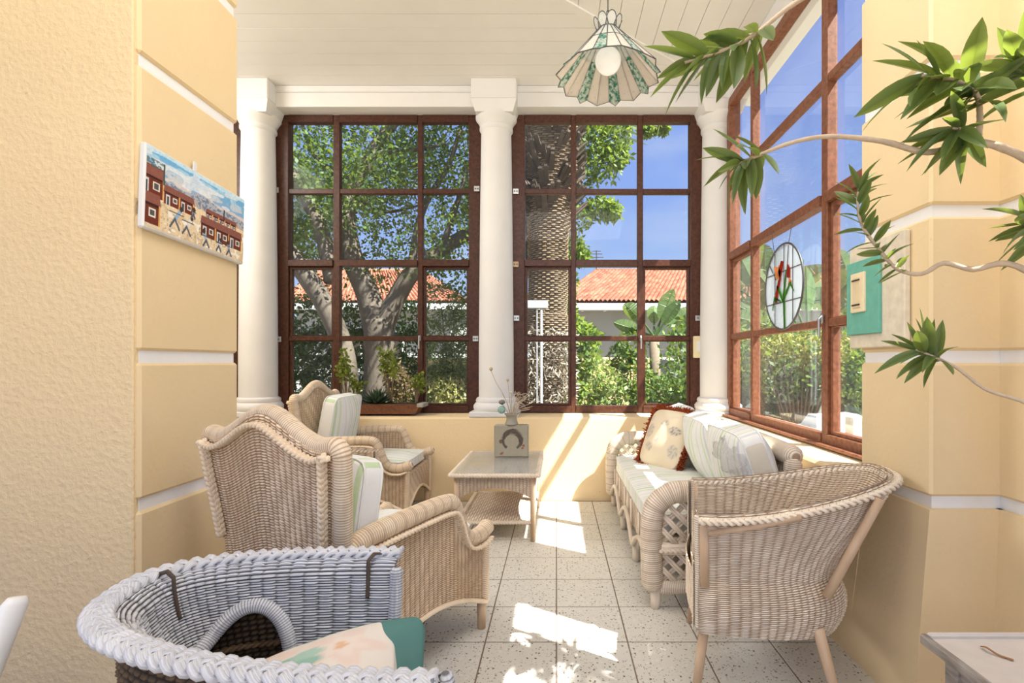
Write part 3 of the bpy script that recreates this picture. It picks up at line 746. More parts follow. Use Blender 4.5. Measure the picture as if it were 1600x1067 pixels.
for yy in (Y0+.0, Y0+(Y1-Y0)/3, Y0+2*(Y1-Y0)/3, Y1):
    for xx in (XF+.02, XB-.03): MB().tube([(xx, yy, .14), (xx, yy, .03), (xx-.004*(xx < 0), yy, 0)], [.026, .024, .020], 14).build('leg', M['wickS'], so, True)
def sback(U, V):
    yy = Y0+U*(Y1-Y0); z = .12+V*(.70-.12); return np.stack([XB-.02+.05*np.clip((z-.4)/.3, 0, 1), yy, z], -1)
m = MB(); woven(m, sback, 60, 70, .004, flip=-1, thick=.03); m.build('back_panel', M['wickS'], so)
wrap(m := MB(), [(XB+.04, Y0-.02, .725), (XB+.04, -.4, .735), (XB+.04, .4, .735), (XB+.04, Y1, .725)], .048, .0095, 12, .003); m.build('back_roll', M['wickS'], so, True)
for yy in (Y0, Y1):
    wrap(m := MB(), [(XB+.02, yy, .10), (XB+.02, yy, .40), (XB+.035, yy, .72)], .040, .0095, 12, .003, rib=.4); m.build('back_post', M['wickS'], so, True)
m = MB(); m.box(((XF+XB)/2+.02, 0, .305), (XB-XF-.05, Y1-Y0-.04, .02)); m.build('seat_deck', M['wickS'], so)
sc = cushion('sofa_seat_cushion', M['stripe_y'], (.585, 1.56, .125), (.755, 3.205, .383), (0, 0, 0), .22, 11, n=34, piping=M['fabric'], exp=14)
tag(sc, 'long striped seat cushion on the wicker sofa', 'cushion')
GB = 'striped back cushions on the sofa'
for yy, lab, sd, lean in ((3.70, 'striped sofa back cushion at the far end, behind the fringed pillow', 21, 72), (3.14, 'green striped sofa back cushion in the middle, next to the fringed pillow', 22, 70), (2.60, 'striped sofa back cushion at the near end, under the clear plastic bag', 23, 72)):
    c = cushion('sofa_back_cushion', M['stripe_y'], (.46, .555, .20), (.985, yy, .625), (0, math.radians(lean), 0), .4, sd, piping=M['fabric'], exp=8)
    tag(c, lab, 'cushion', GB)
def shells(q, v):
    x, y = v[:, 0], v[:, 1]; c = np.tile(np.array([.80, .68, .50, 1.0]), (len(v), 1))
    for cx, cy, rx, ry, col, k in ((.11, .05, .045, .035, (.25, .25, .26), 8), (-.10, .02, .05, .06, (.42, .40, .36), 7), (.0, -.03, .02, .04, (.40, .42, .44), 3), (.02, .09, .035, .03, (.40, .38, .34), 9), (-.06, -.09, .04, .035, (.36, .35, .33), 6), (.13, -.09, .035, .05, (.45, .42, .38), 6), (-.14, .12, .03, .03, (.5, .5, .5), 8)):
        dx, dy = (x-cx)/rx, (y-cy)/ry; a = np.arctan2(dy, dx); d = np.hypot(dx, dy); w = (np.clip((1-d)*5, 0, 1)*(.35+.65*(np.abs(np.cos(k*a/2+d*3)) < .4)))[:, None]
        c[:, :3] = c[:, :3]*(1-w)+w*np.array(col)
    return c
fp = cushion('fringed_pillow', M['col'], (.36, .42, .12), (.775, 3.49, .635), Matrix(((.591, .357, -.722), (-.803, .22, -.551), (-.038, .907, .421))).normalized().to_euler(), .65, 31, n=44, colf=shells, exp=6)
tag(fp, 'cream pillow with shell print and rust fringe at the far end of the sofa', 'pillow')
m = MB(); r_ = np.random.default_rng(4)
for k in range(1500):
    t = r_.uniform(-1, 1); s = r_.integers(4); x, y = [(t*.172, .203), (t*.172, -.203), (.172, t*.203), (-.172, t*.203)][s]
    o_ = np.array([x, y, r_.uniform(-.012, .012)]); d = np.array([x*(s > 1), y*(s < 2), 0]); d /= np.linalg.norm(d); d = d*.03+r_.normal(size=3)*.010
    m.tube([o_, o_+d*.55, o_+d+np.array([0, 0, r_.uniform(-.006, .006)])], [.004, .004, .0025], 4, False)
fr_ = m.build('fringe', M['rust'], fp, True); tag(fr_, kind='stuff')
# crumpled clear plastic bag on the near cushion
def bag():
    t = NT('plastic'); g_ = t.n('BsdfGlossy'); g_.inputs['Roughness'].default_value = .12; tr = t.n('BsdfTransparent'); tr.inputs[0].default_value = (.97, .97, .98, 1)
    nb = t.bump(t.noise(t.pos(), 34, 5, .65), 1.0, .03); t.put(g_.inputs['Normal'], nb); df = t.n('BsdfDiffuse'); df.inputs[0].default_value = (.7, .72, .75, 1)
    a = t.n('MixShader'); a.inputs[0].default_value = .30; t.t.links.new(tr.outputs[0], a.inputs[1]); t.t.links.new(g_.outputs[0], a.inputs[2])
    b = t.n('MixShader'); b.inputs[0].default_value = .06; t.t.links.new(a.outputs[0], b.inputs[1]); t.t.links.new(df.outputs[0], b.inputs[2]); t.t.links.new(b.outputs[0], t.out.inputs[0]); return t.m
m = MB(); n1, n2 = 40, 26; th, ph = np.meshgrid(np.linspace(0, 2*PI, n1), np.linspace(0.02, PI-.02, n2), indexing='ij')
rr = 1+.10*np.sin(5*th+2*ph)+.08*np.sin(9*ph+3*th)+rng.uniform(-.07, .07, th.shape); rr[-1] = rr[0]
V_ = np.stack([rr*np.sin(ph)*np.cos(th)*.06, rr*np.sin(ph)*np.sin(th)*.17, rr*np.cos(ph)*.10], -1).reshape(-1, 3)
i = np.arange(n1-1)[:, None]*n2; j = np.arange(n2-1)[None]
m.add(V_, np.stack([i+j, i+n2+j, i+n2+j+1, i+j+1], -1).reshape(-1, 4)); pb = m.build('plastic_bag', bag(), None, True, (.885, 2.50, .69)); pb.rotation_euler = (0, math.radians(-20), 0)
tag(pb, 'crumpled clear plastic bag lying against the near sofa cushion', 'bag')
# ------------------------------------------------------------------ coffee table
ct = empty('coffee_table', (-.405, 3.63, 0), label='wicker coffee table with glass top and lower shelf by the parapet', cat='table')
hx, hy = .285, .415
m = MB(); woven(m, lambda U, V: np.stack([(2*U-1)*(hx-.02), (2*V-1)*(hy-.02), np.full_like(U, .437)], -1), 20, 90, .003, double=False, flip=1); m.build('table_top', M['wickS'], ct)
for s in (-1, 1):
    braid(m := MB(), [(-hx-.01, s*hy, .438), (-.1, s*hy, .438), (.1, s*hy, .438), (hx+.01, s*hy, .438)], .019, .06); m.build('top_edge', M['wickS'], ct, True)
    braid(m := MB(), [(s*hx, -hy, .438), (s*hx, -.1, .438), (s*hx, .1, .438), (s*hx, hy, .438)], .019, .06); m.build('top_edge', M['wickS'], ct, True)
    def ap(U, V, s=s):
        z0 = .265+.085*np.sin(PI*np.clip(U, 0, 1))**.7; return np.stack([(2*U-1)*(hx-.03), np.full_like(U, s*(hy-.035)), z0+V*(.425-z0)], -1)
    m = MB(); woven(m, ap, 22, 18, .004, flip=s, thick=.012); m.build('apron', M['wickS'], ct)
    def ap2(U, V, s=s):
        z0 = .265+.085*np.sin(PI*np.clip(U, 0, 1))**.7; return np.stack([np.full_like(U, s*(hx-.03)), (2*U-1)*(hy-.035), z0+V*(.425-z0)], -1)
    m = MB(); woven(m, ap2, 30, 18, .004, flip=-s, thick=.012); m.build('apron', M['wickS'], ct)
    for q in (-1, 1): MB().tube([(s*(hx-.035), q*(hy-.035), .43), (s*(hx-.035), q*(hy-.035), 0)], [.019, .017], 14).build('leg', M['pole'], ct, True)
    braid(m := MB(), [(-hx+.04, s*(hy-.04), .12), (0, s*(hy-.04), .12), (.1, s*(hy-.04), .12), (hx-.04, s*(hy-.04), .12)], .016, .06); m.build('shelf_edge', M['wickS'], ct, True)
    braid(m := MB(), [(s*(hx-.04), -hy+.04, .12), (s*(hx-.04), 0, .12), (s*(hx-.04), .2, .12), (s*(hx-.04), hy-.04, .12)], .016, .06); m.build('shelf_edge', M['wickS'], ct, True)
m = MB(); woven(m, lambda U, V: np.stack([(2*U-1)*(hx-.05), (2*V-1)*(hy-.05), np.full_like(U, .118)], -1), 28, 110, .0018, flip=1); m.build('shelf', M['wickS'], ct)
MB().box((0, 0, .450), (2*hx-.01, 2*hy-.01, .008), .002).build('glass_top', M['glass_top'], ct)
# vase with a brushed ring, dried stems
def ringpaint(nx=70, nz=64):
    X, Z = np.meshgrid(np.linspace(-1, 1, nx), np.linspace(-1, 1, nz), indexing='ij'); c = np.zeros(X.shape+(4,)); c[:] = (.37, .34, .26, 1)
    n = rng.uniform(-.03, .03, X.shape); c[..., :3] += n[..., None]
    a = np.arctan2(Z-.05, X-.05); r = np.hypot((X-.05)/.62, (Z-.05)/.66)
    th = .13+.20*np.clip(1-np.abs((a-PI/2+.35+PI) % (2*PI)-PI)/2.4, 0, 1)
    on = (np.abs(r-.9) < th) & ~((a < -1.05) & (a > -2.15))
    k = .5+.5*np.sin(a*9+r*14); c[on, :3] = np.array([.10, .075, .06])*(.85+.3*k[on])[:, None]
    g_ = on & (np.abs(r-.9) > th*.55) & (np.sin(a*3+r*5) > .2); c[g_, :3] = (.20, .22, .17)
    for cx, cz in ((.78, -.30), (.70, -.48), (-.62, -.86), (-.55, -.80)):
        d = (np.abs(X-cx) < .07) & (np.abs(Z-cz) < .07); c[d, :3] = (.30, .10, .05)
    d = np.hypot((X+.66)/.1, (Z+.02)/.14) < 1; c[d, :3] = (.16, .10, .06)
    return X, Z, c
va = empty('vase', (-.345, 3.80, .455), label='square grey stoneware vase with a dark brushed ring on the coffee table', cat='vase')
ceram = plain('ceramic', (.35, .32, .25), .35, .4, .12, 30)
MB().box((0, 0, .121), (.262, .085, .242), .007).build('body', ceram, va)
X, Z, c = ringpaint(); m = MB(); nx, nz = X.shape; i = np.arange(nx-1)[:, None]*nz; j = np.arange(nz-1)[None]
m.add(np.stack([X*.122, np.full_like(X, -.0432), .121+Z*.112], -1).reshape(-1, 3), np.stack([i+j, i+nz+j, i+nz+j+1, i+j+1], -1).reshape(-1, 4), c=c.reshape(-1, 4)); m.build('painted_face', M['colgloss'], va)
MB().lathe([(.052, .240), (.050, .252), (.042, .275), (.040, .295), (.046, .315), (.056, .326), (.054, .330), (.040, .322), (.032, .30)], 28, (.0, 0, 0)).build('neck', ceram, va, True)
df = empty('dried_flowers', (-.345, 3.80, .74), label='dried flower stems and grasses standing in the stoneware vase', cat='flowers')
straw = plain('straw', (.52, .40, .24), .8, .1, .3, 40); pale = plain('pale', (.66, .58, .46), .8, .1, .2, 60)
def stem(pts, r=.0022, mt=straw, nm='stem'): return MB().tube(spline(pts, 14), r, 5).build(nm, mt, df, True)
def head(p, r, mt, nm='seed_head'): return MB().lathe([(.002, -r), (r*.7, -r*.6), (r, 0), (r*.8, r*.6), (.003, r)], 12, p).build(nm, mt, df, True)
stem([(0, 0, 0), (-.05, 0, .16), (-.115, -.01, .275), (-.158, -.01, .375)]); head((-.158, -.01, .385), .015, straw)
stem([(.0, 0, 0), (-.015, 0, .15), (-.03, 0, .29)]); head((-.03, 0, .30), .012, straw)
stem([(.0, 0, 0), (.0, 0, .10), (-.005, .01, .20)]); head((-.005, .01, .205), .011, pale)
for k in range(16):
    a, b = random.uniform(-.08, .17), random.uniform(.10, .24)
    stem([(random.uniform(-.015, .015), 0, -.02), (a*.35, random.uniform(-.02, .02), b*.5), (a, random.uniform(-.04, .04), b-abs(a)*.2)], .002, random.choice((straw, pale)))
for k in range(26):
    a = random.uniform(.02, .16); z = .10+random.uniform(0, .10); stem([(a*.3, 0, z-.05), (a*.7, 0, z), (a+.03, random.uniform(-.03, .03), z+random.uniform(-.04, .03))], .0012, pale, 'grass_spray')
tealp = plain('tealpod', (.28, .44, .38), .6, .2, .2, 50)
MB().lathe([(.002, -.01), (.02, -.009), (.030, 0), (.02, .009), (.002, .01)], 16).build('seed_pod', tealp, df, True, (-.075, -.03, .075)).rotation_euler = (math.radians(80), 0, .3)
MB().lathe([(.002, -.02), (.02, -.012), (.026, 0), (.02, .012), (.002, .02)], 14).build('seed_pod', plain('greypod', (.22, .22, .18), .7, .2, .4, 60), df, True, (-.075, .0, .13))
stem([(0, 0, 0), (-.04, -.02, .04), (-.075, -.03, .075)]); stem([(0, 0, 0), (-.04, 0, .07), (-.075, 0, .12)])
# ------------------------------------------------------------------ pendant lamp
LX, LY = .256, 2.455
lamp = empty('pendant_lamp', (LX, LY, 2.59), label='leaded glass pendant lamp with a fluted shade hanging from the ceiling by a chain', cat='lamp')
def shade_glass(name, a, b, thr, scale):
    t = NT(name); n = t.noise(t.pos(), scale, 4, .65); c = t.mix(t.rng(n, thr, thr+.12), rgba(a), rgba(b))
    d = t.n('BsdfDiffuse'); t.put(d.inputs[0], c); tl = t.n('BsdfTranslucent'); t.put(tl.inputs[0], c); tr = t.n('BsdfTransparent'); t.put(tr.inputs[0], c)
    g_ = t.n('BsdfGlossy'); g_.inputs['Roughness'].default_value = .08
    a_ = t.n('MixShader'); a_.inputs[0].default_value = .5; t.t.links.new(d.outputs[0], a_.inputs[1]); t.t.links.new(tl.outputs[0], a_.inputs[2])
    b_ = t.n('MixShader'); b_.inputs[0].default_value = .25; t.t.links.new(a_.outputs[0], b_.inputs[1]); t.t.links.new(tr.outputs[0], b_.inputs[2])
    e_ = t.n('MixShader'); e_.inputs[0].default_value = .05; t.t.links.new(b_.outputs[0], e_.inputs[1]); t.t.links.new(g_.outputs[0], e_.inputs[2]); t.t.links.new(e_.outputs[0], t.out.inputs[0]); return t.m
gpale = shade_glass('shade_pale', (.90, .86, .80), (.66, .55, .46), .60, 70)
ggreen = shade_glass('shade_green', (.80, .86, .80), (.10, .36, .27), .46, 60)
gwhite = shade_glass('shade_white', (.84, .86, .82), (.62, .74, .66), .58, 40)
NP = 24
def rim(k):
    a = 2*PI*(k+.5)/NP; rr = .243+.017*(1 if k % 3 == 0 else -.35); zz = .008 if k % 3 else -.002; return np.array([rr*math.cos(a), rr*math.sin(a), zz])
def ap_(k): a = 2*PI*(k+.5)/NP; return np.array([.05*math.cos(a), .05*math.sin(a), .235])
for k in range(NP):
    A, B, C, D = ap_(k), ap_(k+1), rim(k+1), rim(k)
    mid = (C+D)/2; tip = mid*np.array([1.09, 1.09, 1])+np.array([0, 0, -.016]) if k % 3 == 1 else None
    A2, B2 = A*.45+D*.55*1.0, B*.45+C*.55                    # cane break: upper pane clear, lower pane coloured
    A2 = A+(D-A)*.40; B2 = B+(C-B)*.40
    up_, lo_ = MB(), MB()
    n_ = np.cross(B-A, D-A); n_ /= np.linalg.norm(n_); n_ *= .0025
    up_.hull8([A, B, B2, A2], [A+n_, B+n_, B2+n_, A2+n_])
    up_.build('clear_pane', gwhite, lamp)
    pl = [A2, B2, C, D] if tip is None else [A2, B2, C, tip, D]
    N = len(pl); lo_.add([p for p in pl]+[p+n_ for p in pl], [tuple(range(N))[::-1], tuple(range(N, 2*N))]+[(i, (i+1) % N, N+(i+1) % N, N+i) for i in range(N)])
    lo_.build('coloured_pane', ggreen if k % 3 == 1 else gpale, lamp)
lead = MB()
for k in range(NP):
    lead.tube([ap_(k), rim(k)], .0028, 5); C, D = rim(k+1), rim(k)
    if k % 3 == 1:
        tip = (C+D)/2*np.array([1.09, 1.09, 1])+np.array([0, 0, -.016]); lead.tube([D, tip, C], .0028, 5)
    else: lead.tube([D, C], .0028, 5)
    a2 = ap_(k)+(rim(k)-ap_(k))*.40; b2 = ap_(k+1)+(rim(k+1)-ap_(k+1))*.40; lead.tube([a2, b2], .0022, 5)
lo = lead.build('lead_came', M['lead'], lamp, True)
MB().tube([(.05*math.cos(a), .05*math.sin(a), .235) for a in np.linspace(0, 2*PI, 24, endpoint=False)], .004, 6, closed=True).build('crown_ring', M['lead'], lamp, True)
for k in range(8):                                            # petal loops of the crown with clear panes
    a = 2*PI*k/8+.2; c, s = math.cos(a), math.sin(a); L = []
    for t in np.linspace(0, PI, 14):
        w = .026*math.cos(t); h = .05*math.sin(t)**.7; rr = .046+.5*h; L.append((c*rr-s*w, s*rr+c*w, .237+h*1.1))
    MB().tube(L, .0024, 5).build('crown_loop', M['lead'], lamp, True)
    m = MB(); m.add(L, [tuple(range(len(L)))]); m.build('crown_pane', gwhite, lamp)
zt_ = .26; link = None
while zt_ < 1.04:
    k = int(round((zt_-.26)/.026))
    L = [(.007*math.cos(t), 0, .019*math.sin(t)) for t in np.linspace(0, 2*PI, 14, endpoint=False)]
    if link is None: link = MB().tube(L, .0026, 6, closed=True).build('chain_link', M['lead'], lamp, True, (0, 0, zt_))
    else: share(link, 'chain_link', lamp, (0, 0, zt_), (0, 0, PI/2*(k % 2)))
    zt_ += .030
MB().lathe([(.05, 1.058), (.05, 1.045), (.02, 1.025), (.008, 1.02)], 20).build('ceiling_rose', M['lead'], lamp, True)
MB().lathe([(.018, .235), (.022, .19), (.022, .155), (.014, .145)], 18).build('lamp_holder', M['white'], lamp, True)
opt_ = NT('opal'); opal = opt_.pbr((.88, .87, .84, 1), .25, .5, **{'Emission Color': (1, .96, .90, 1), 'Emission Strength': .22})
MB().lathe([(.016, .150)]+[(.064*math.sin(t), .085-.064*math.cos(PI-t)*-1*-1) for t in np.linspace(.25, PI-.02, 18)], 28).build('globe_bulb', opal, lamp, True)
# ------------------------------------------------------------------ pictures
def canvas(mb, o, ex, ey, X, Y, c):
    nx, ny = X.shape; i = np.arange(nx-1)[:, None]*ny; j = np.arange(ny-1)[None]
    P = np.array(o)+X[..., None]*np.array(ex)+Y[..., None]*np.array(ey)
    mb.add(P.reshape(-1, 3), np.stack([i+j, i+ny+j, i+ny+j+1, i+j+1], -1).reshape(-1, 4), c=c.reshape(-1, 4)); return mb
def street(nx=300, ny=150):
    X, Y = np.meshgrid(np.linspace(0, 1, nx), np.linspace(0, 1, ny), indexing='ij'); c = np.ones(X.shape+(4,))
    S = lambda r, g, b: np.array(lin(r, g, b)[:3])
    def nz(fx, fy, s):
        r = np.random.default_rng(s); g = r.random((fx+2, fy+2)); x, y = X*fx, Y*fy; i, j = x.astype(int), y.astype(int); u, v = smooth01(x-i), smooth01(y-j)
        return (g[i, j]*(1-u)+g[i+1, j]*u)*(1-v)+(g[i, j+1]*(1-u)+g[i+1, j+1]*u)*v
    def lay(mask, col, a=1.0):
        c[..., :3] = np.where(mask[..., None], c[..., :3]*(1-a)+a*col, c[..., :3])
    n1, n2, n3 = nz(14, 18, 1), nz(40, 10, 2), nz(70, 50, 3)
    t = np.clip((Y-.55)/.4, 0, 1)[..., None]; c[..., :3] = S(236, 205, 180)*(1-t)+t*S(150, 205, 235)
    lay(n1+t[..., 0]*.5 > .85, S(92, 165, 215), .7); lay(nz(9, 14, 5) > .66, S(240, 240, 240), .6); lay(Y > .93+.03*n1, S(205, 230, 242), .8)
    ridge = .60+.16*np.exp(-((X-.52)/.16)**2)+.05*np.sin(X*9)+.03*n2
    lay((Y < ridge) & (Y > .4), S(176, 180, 192)); lay((Y < ridge) & (n3 > .58), S(95, 110, 130), .8); lay((Y < ridge-.10) & (n2 > .5), S(190, 175, 160), .7)
    lay(Y < .53-.05*X+.03*n2, S(232, 210, 172)); lay((Y < .45) & (n2 > .6), S(214, 186, 142), .8); lay((Y < .36) & (n3 > .72), S(120, 130, 140), .6); lay((Y < .4) & (nz(30, 24, 9) > .74), S(245, 238, 222), .9)
    def house(x0, x1, y0, y1, n):
        h = y1-y0; lay((X > x0) & (X < x1) & (Y > y0) & (Y < y0+h*.68), S(112, 52, 36)); w = (x1-x0)/n
        sl = (Y-(y0+h*.62))/(h*.38)
        lay((X > x0-.008+.012*sl) & (X < x1+.012-.012*sl) & (sl > 0) & (sl < 1), S(140, 88, 76)); lay((X > x0) & (X < x1) & (np.abs(sl) < .10), S(60, 34, 28))
        for k in range(n):
            a = x0+w*k; lay((X > a+w*.12) & (X < a+w*.38) & (Y > y0) & (Y < y0+h*.52), S(215, 215, 215)); lay((X > a+w*.19) & (X < a+w*.32) & (Y > y0) & (Y < y0+h*.45), S(70, 70, 75))
            lay((X > a+w*.55) & (X < a+w*.85) & (Y > y0+h*.22) & (Y < y0+h*.50), S(225, 222, 210)); lay((X > a+w*.60) & (X < a+w*.80) & (Y > y0+h*.27) & (Y < y0+h*.45), S(88, 84, 84))
            lay((np.abs(X-(a+w)) < .006) & (Y > y0) & (Y < y0+h*.66), S(226, 168, 96))
    house(.55, .90, .42, .58, 5); house(-.05, .14, .40, .78, 1); house(-.08, .115, .06, .44, 1); house(.15, .42, .38, .62, 2); house(.50, .97, .17, .45, 3)
    def man(x, y, s, col, lean):
        for t_ in np.linspace(0, 1, 10):
            lay(np.hypot((X-(x+lean*t_*s*.5))/.014, (Y-(y+s*(.38+.42*t_)))/.03) < 1, col)
            for q in (-1, 1): lay(np.hypot((X-(x+q*s*.14*(1-t_)))/.007, (Y-(y+s*.40*t_))/.018) < 1, S(90, 92, 105))
        lay(np.hypot((X-(x+lean*s*.6))/.015, (Y-(y+s*.92))/.035) < 1, S(70, 55, 50)); lay((np.abs(Y-(y+s*.66)) < .008) & (np.abs(X-x-lean*.04) < s*.22), S(84, 84, 90))
    man(.25, .12, .30, S(150, 180, 205), .3); man(.36, .10, .26, S(226, 222, 214), .3); man(.42, .36, .12, S(140, 150, 160), .1)
    man(.56, .04, .22, S(160, 180, 195), -.2); man(.70, .05, .18, S(200, 205, 210), .2); man(.82, .04, .20, S(150, 160, 180), -.1)
    lay((np.abs(X-.75) < .007) & (Y > .52) & (Y < .68), S(60, 60, 66)); lay((np.abs(X-.145) < .006) & (Y > .6) & (Y < .86), S(60, 80, 80))
    lay((Y > .76) & (Y < .86) & (X < .14) & (n3 > .45), S(70, 96, 92), .8)
    lay(Y < .03, S(205, 195, 180), .7)
    c[..., :3] *= (.9+.2*n3)[..., None]; return X, Y, c
pa = empty('street_painting', (-1.3745, 1.628, 1.625), label='unframed painting of a street with brown houses and running figures on the left pier', cat='painting')
MB().box((-.0, .260, .142), (.022, .524, .288), .005).build('board', M['white'], pa)
X, Y, c = street(); canvas(MB(), (.0116, .004, .003), (0, .512, 0), (0, 0, .278), X, Y, c).build('canvas', M['col'], pa)
pa.rotation_euler = (math.radians(-2.4), 0, 0)
MB().box((0, .235, .305), (.006, .02, .035), .002).build('hanger', M['white'], pa)
# teal window picture on the right pier
def grain(base, nx, ny, s, amp=.12):
    r = np.random.default_rng(s); X, Y = np.meshgrid(np.linspace(0, 1, nx), np.linspace(0, 1, ny), indexing='ij'); c = np.ones(X.shape+(4,))
    c[..., :3] = np.array(base)*(1+amp*(r.random(X.shape)+r.random((nx, 1))-1))[..., None]; return X, Y, c
tp = empty('teal_wall_plaque', (1.268, 1.765, 1.235), label='cream board with a teal painted window hanging on the right pier', cat='plaque')
MB().box((-.012, .165, .21), (.024, .33, .42), .004).build('board', plain('driftwood', (.74, .66, .52), .85, .1, .25, 30, bump=.2), tp)
MB().box((-.030, .225, .205), (.014, .21, .30), .003).build('teal_panel', plain('tealpaint', lin(112, 178, 160), .8, .15, .22, 26, bump=.2), tp)
MB().box((-.040, .243, .225), (.012, .09, .16), .003).build('shutter', plain('creampaint', (.80, .68, .46), .8, .15, .1, 20), tp)
MB().box((-.047, .243, .225), (.006, .052, .125), .002).build('inner_panel', plain('creampaint2', (.74, .60, .38), .8, .15, .15, 20), tp)
for z in (.175, .275): MB().box((-.051, .243, z), (.006, .05, .006), .001).build('hinge', M['dark'], tp)
# ------------------------------------------------------------------ stained glass roundel in the side window
sg = empty('stained_glass_roundel', (1.463, 3.185, 1.665), label='oval leaded glass with a red iris hanging in the right window', cat='stained glass')
RY, RZ = .262, .275
an = np.linspace(0, 2*PI, 64, endpoint=False)
frost = glassmat('frost', (.84, .90, .94), .30, .04, .2, 3)
vs_, hs_ = [-.5, -.05, .45], [-.36, .36]
lead = MB().tube([(0, RY*math.cos(a), RZ*math.sin(a)) for a in an], .0065, 6, closed=True)
for v_ in vs_:
    h = math.sqrt(1-v_*v_); lead.tube([(0, RY*v_, -RZ*h), (0, RY*v_, RZ*h)], .004, 5)
for h_ in hs_:
    w = math.sqrt(1-h_*h_); lead.tube([(0, -RY*w, RZ*h_), (0, RY*w, RZ*h_)], .004, 5)
lead.tube(spline([(0, -.03, -.27), (0, -.02, -.05), (0, -.055, .10), (0, -.075, .25)], 16), .005, 5)
lead.tube([(0, RY*.75, RZ*.62), (0, .1, .06)], .004, 5)
lead.build('lead_came', M['lead'], sg, True)
edges_y = [-1]+vs_+[1]; edges_z = [-1]+hs_+[1]
for a in range(4):
    for b in range(3):
        P = []
        for y_, z_ in [(edges_y[a]+(edges_y[a+1]-edges_y[a])*t, edges_z[b]) for t in np.linspace(0, 1, 8)]+[(edges_y[a+1], edges_z[b]+(edges_z[b+1]-edges_z[b])*t) for t in np.linspace(0, 1, 8)][1:]+\
                  [(edges_y[a+1]+(edges_y[a]-edges_y[a+1])*t, edges_z[b+1]) for t in np.linspace(0, 1, 8)][1:]+[(edges_y[a], edges_z[b+1]+(edges_z[b]-edges_z[b+1])*t) for t in np.linspace(0, 1, 8)][1:-1]:
            q = math.hypot(y_, z_); k = 1/q if q > 1 else 1; P.append((y_*k*RY, z_*k*RZ))
        MB().prism(P, -.002, .002, axis=0).build('glass_piece', frost, sg)
def tint(name, col):
    t = NT(name); tl = t.n('BsdfTranslucent'); tl.inputs[0].default_value = rgba(col); d = t.n('BsdfDiffuse'); d.inputs[0].default_value = rgba(col)
    mx_ = t.n('MixShader'); mx_.inputs[0].default_value = .4; t.t.links.new(tl.outputs[0], mx_.inputs[1]); t.t.links.new(d.outputs[0], mx_.inputs[2]); t.t.links.new(mx_.outputs[0], t.out.inputs[0]); return t.m
tred, tgrn, tora = tint('tint_red', (.45, .06, .03)), tint('tint_green', (.10, .30, .05)), tint('tint_orange', (.80, .38, .16))
def petal(pts, mt, nm='petal'): MB().prism(pts, -.006, .006, axis=0).build(nm, mt, sg)
petal([(.06, .11), (.02, .17), (-.01, .16), (.005, .11), (.04, .05)], tred); petal([(.06, .05), (.03, .06), (.075, -.06), (.10, -.10), (.10, -.03)], tred)
petal([(.125, .15), (.075, .14), (.06, .08), (.09, .06)], tora); petal([(.055, .15), (.02, .10), (.04, .05), (.07, .07)], tora); petal([(-.07, .13), (-.10, .10), (-.10, .04), (-.06, .05)], tred); petal([(-.09, .04), (-.12, .02), (-.075, .0)], tora)
for pts in ([(-.035, -.27), (-.02, -.27), (-.005, -.06), (-.045, .10), (-.055, .10), (-.025, -.06)], [(-.02, -.10), (0, -.10), (.09, .02), (.06, .01)], [(-.03, -.05), (-.02, -.09), (-.10, .0), (-.15, -.05), (-.105, .02)], [(.02, -.10), (.04, -.08), (.13, -.08), (.15, -.14), (.12, -.05)]): petal(pts, tgrn, 'leaf_piece')
for y_, z_, y2 in ((.13, .245, .17), (-.075, .263, -.13)):
    MB().tube([(0, y_, z_), (0, y2, .395)], .0022, 5).build('cord', M['lead'], sg)
# ------------------------------------------------------------------ side table bottom right, dry leaf, white chair
st = empty('side_table', (1.065, .86, 0), label='low weathered table with a whitewashed tray top in the bottom right corner', cat='table')
ww = plain('whitewash', (.62, .56, .50), .45, .35, .16, 14, bump=.1); dk = wood('greywood', (.16, .13, .10), (.40, .36, .32), (40, 8, 40), .7, .2)
TX0, TX1, TY0, TY1 = .908-1.065, .165, -.50, 1.236-.86
MB().box(((TX0+TX1)/2, (TY0+TY1)/2, .487), (TX1-TX0-.02, TY1-TY0-.02, .012), .002).build('table_top', ww, st)
for s, (x, w) in enumerate(((TX0+.008, .016), (TX1-.008, .016))): MB().box((x, (TY0+TY1)/2, .487), (w, TY1-TY0, .026), .004).build('edge_strip', dk, st)
for yy in (TY0+.008, TY1-.008): MB().box(((TX0+TX1)/2, yy, .489), (TX1-TX0-.034, .016, .028), .004).build('edge_strip', ww, st)
for x in (TX0+.05, TX1-.05):
    MB().box((x, (TY0+TY1)/2, .455), (.02, TY1-TY0-.12, .05), .002).build('apron', dk, st)
    for yy in (TY0+.06, TY1-.06): MB().box((x, yy, .24), (.038, .038, .48), .003).build('leg', dk, st)
for yy in (TY0+.06, TY1-.06): MB().box(((TX0+TX1)/2, yy, .455), (TX1-TX0-.14, .02, .05), .002).build('apron', dk, st)
dp = W(1553, 1015, 1.165); m = MB(); m.tube(spline([(-.016, .03, .004), (-.02, .012, .012), (-.006, -.004, .004), (.012, -.022, .003)], 16), [.001, .004]+[.005]*5+[.003]*5+[.0015]*3 if False else .0035, 5, flat=.5)
dl = m.build('dry_leaf', plain('dryleaf', (.36, .18, .08), .8, .1, .3, 90), None, True, (dp.x, 1.15, .4935)); tag(dl, 'small curled brown dry leaf lying on the whitewashed table', 'leaf')
wc = empty('white_chair', (-1.285, .90, 0), label='white garden chair at the left edge, only its rounded back slats in view', cat='chair')
wp = plain('whiteplastic', (.88, .88, .86), .35, .4, .03)
for k in range(5):
    x = .215-.060*k-.0; MB().tube([(x-.045, .02, .38), (x-.02, .04, .56), (x, .075, .70), (x+.001, .078, .712)], [.018, .023, .025, .017], 14, flat=.55).build('back_slat', wp, wc, True)
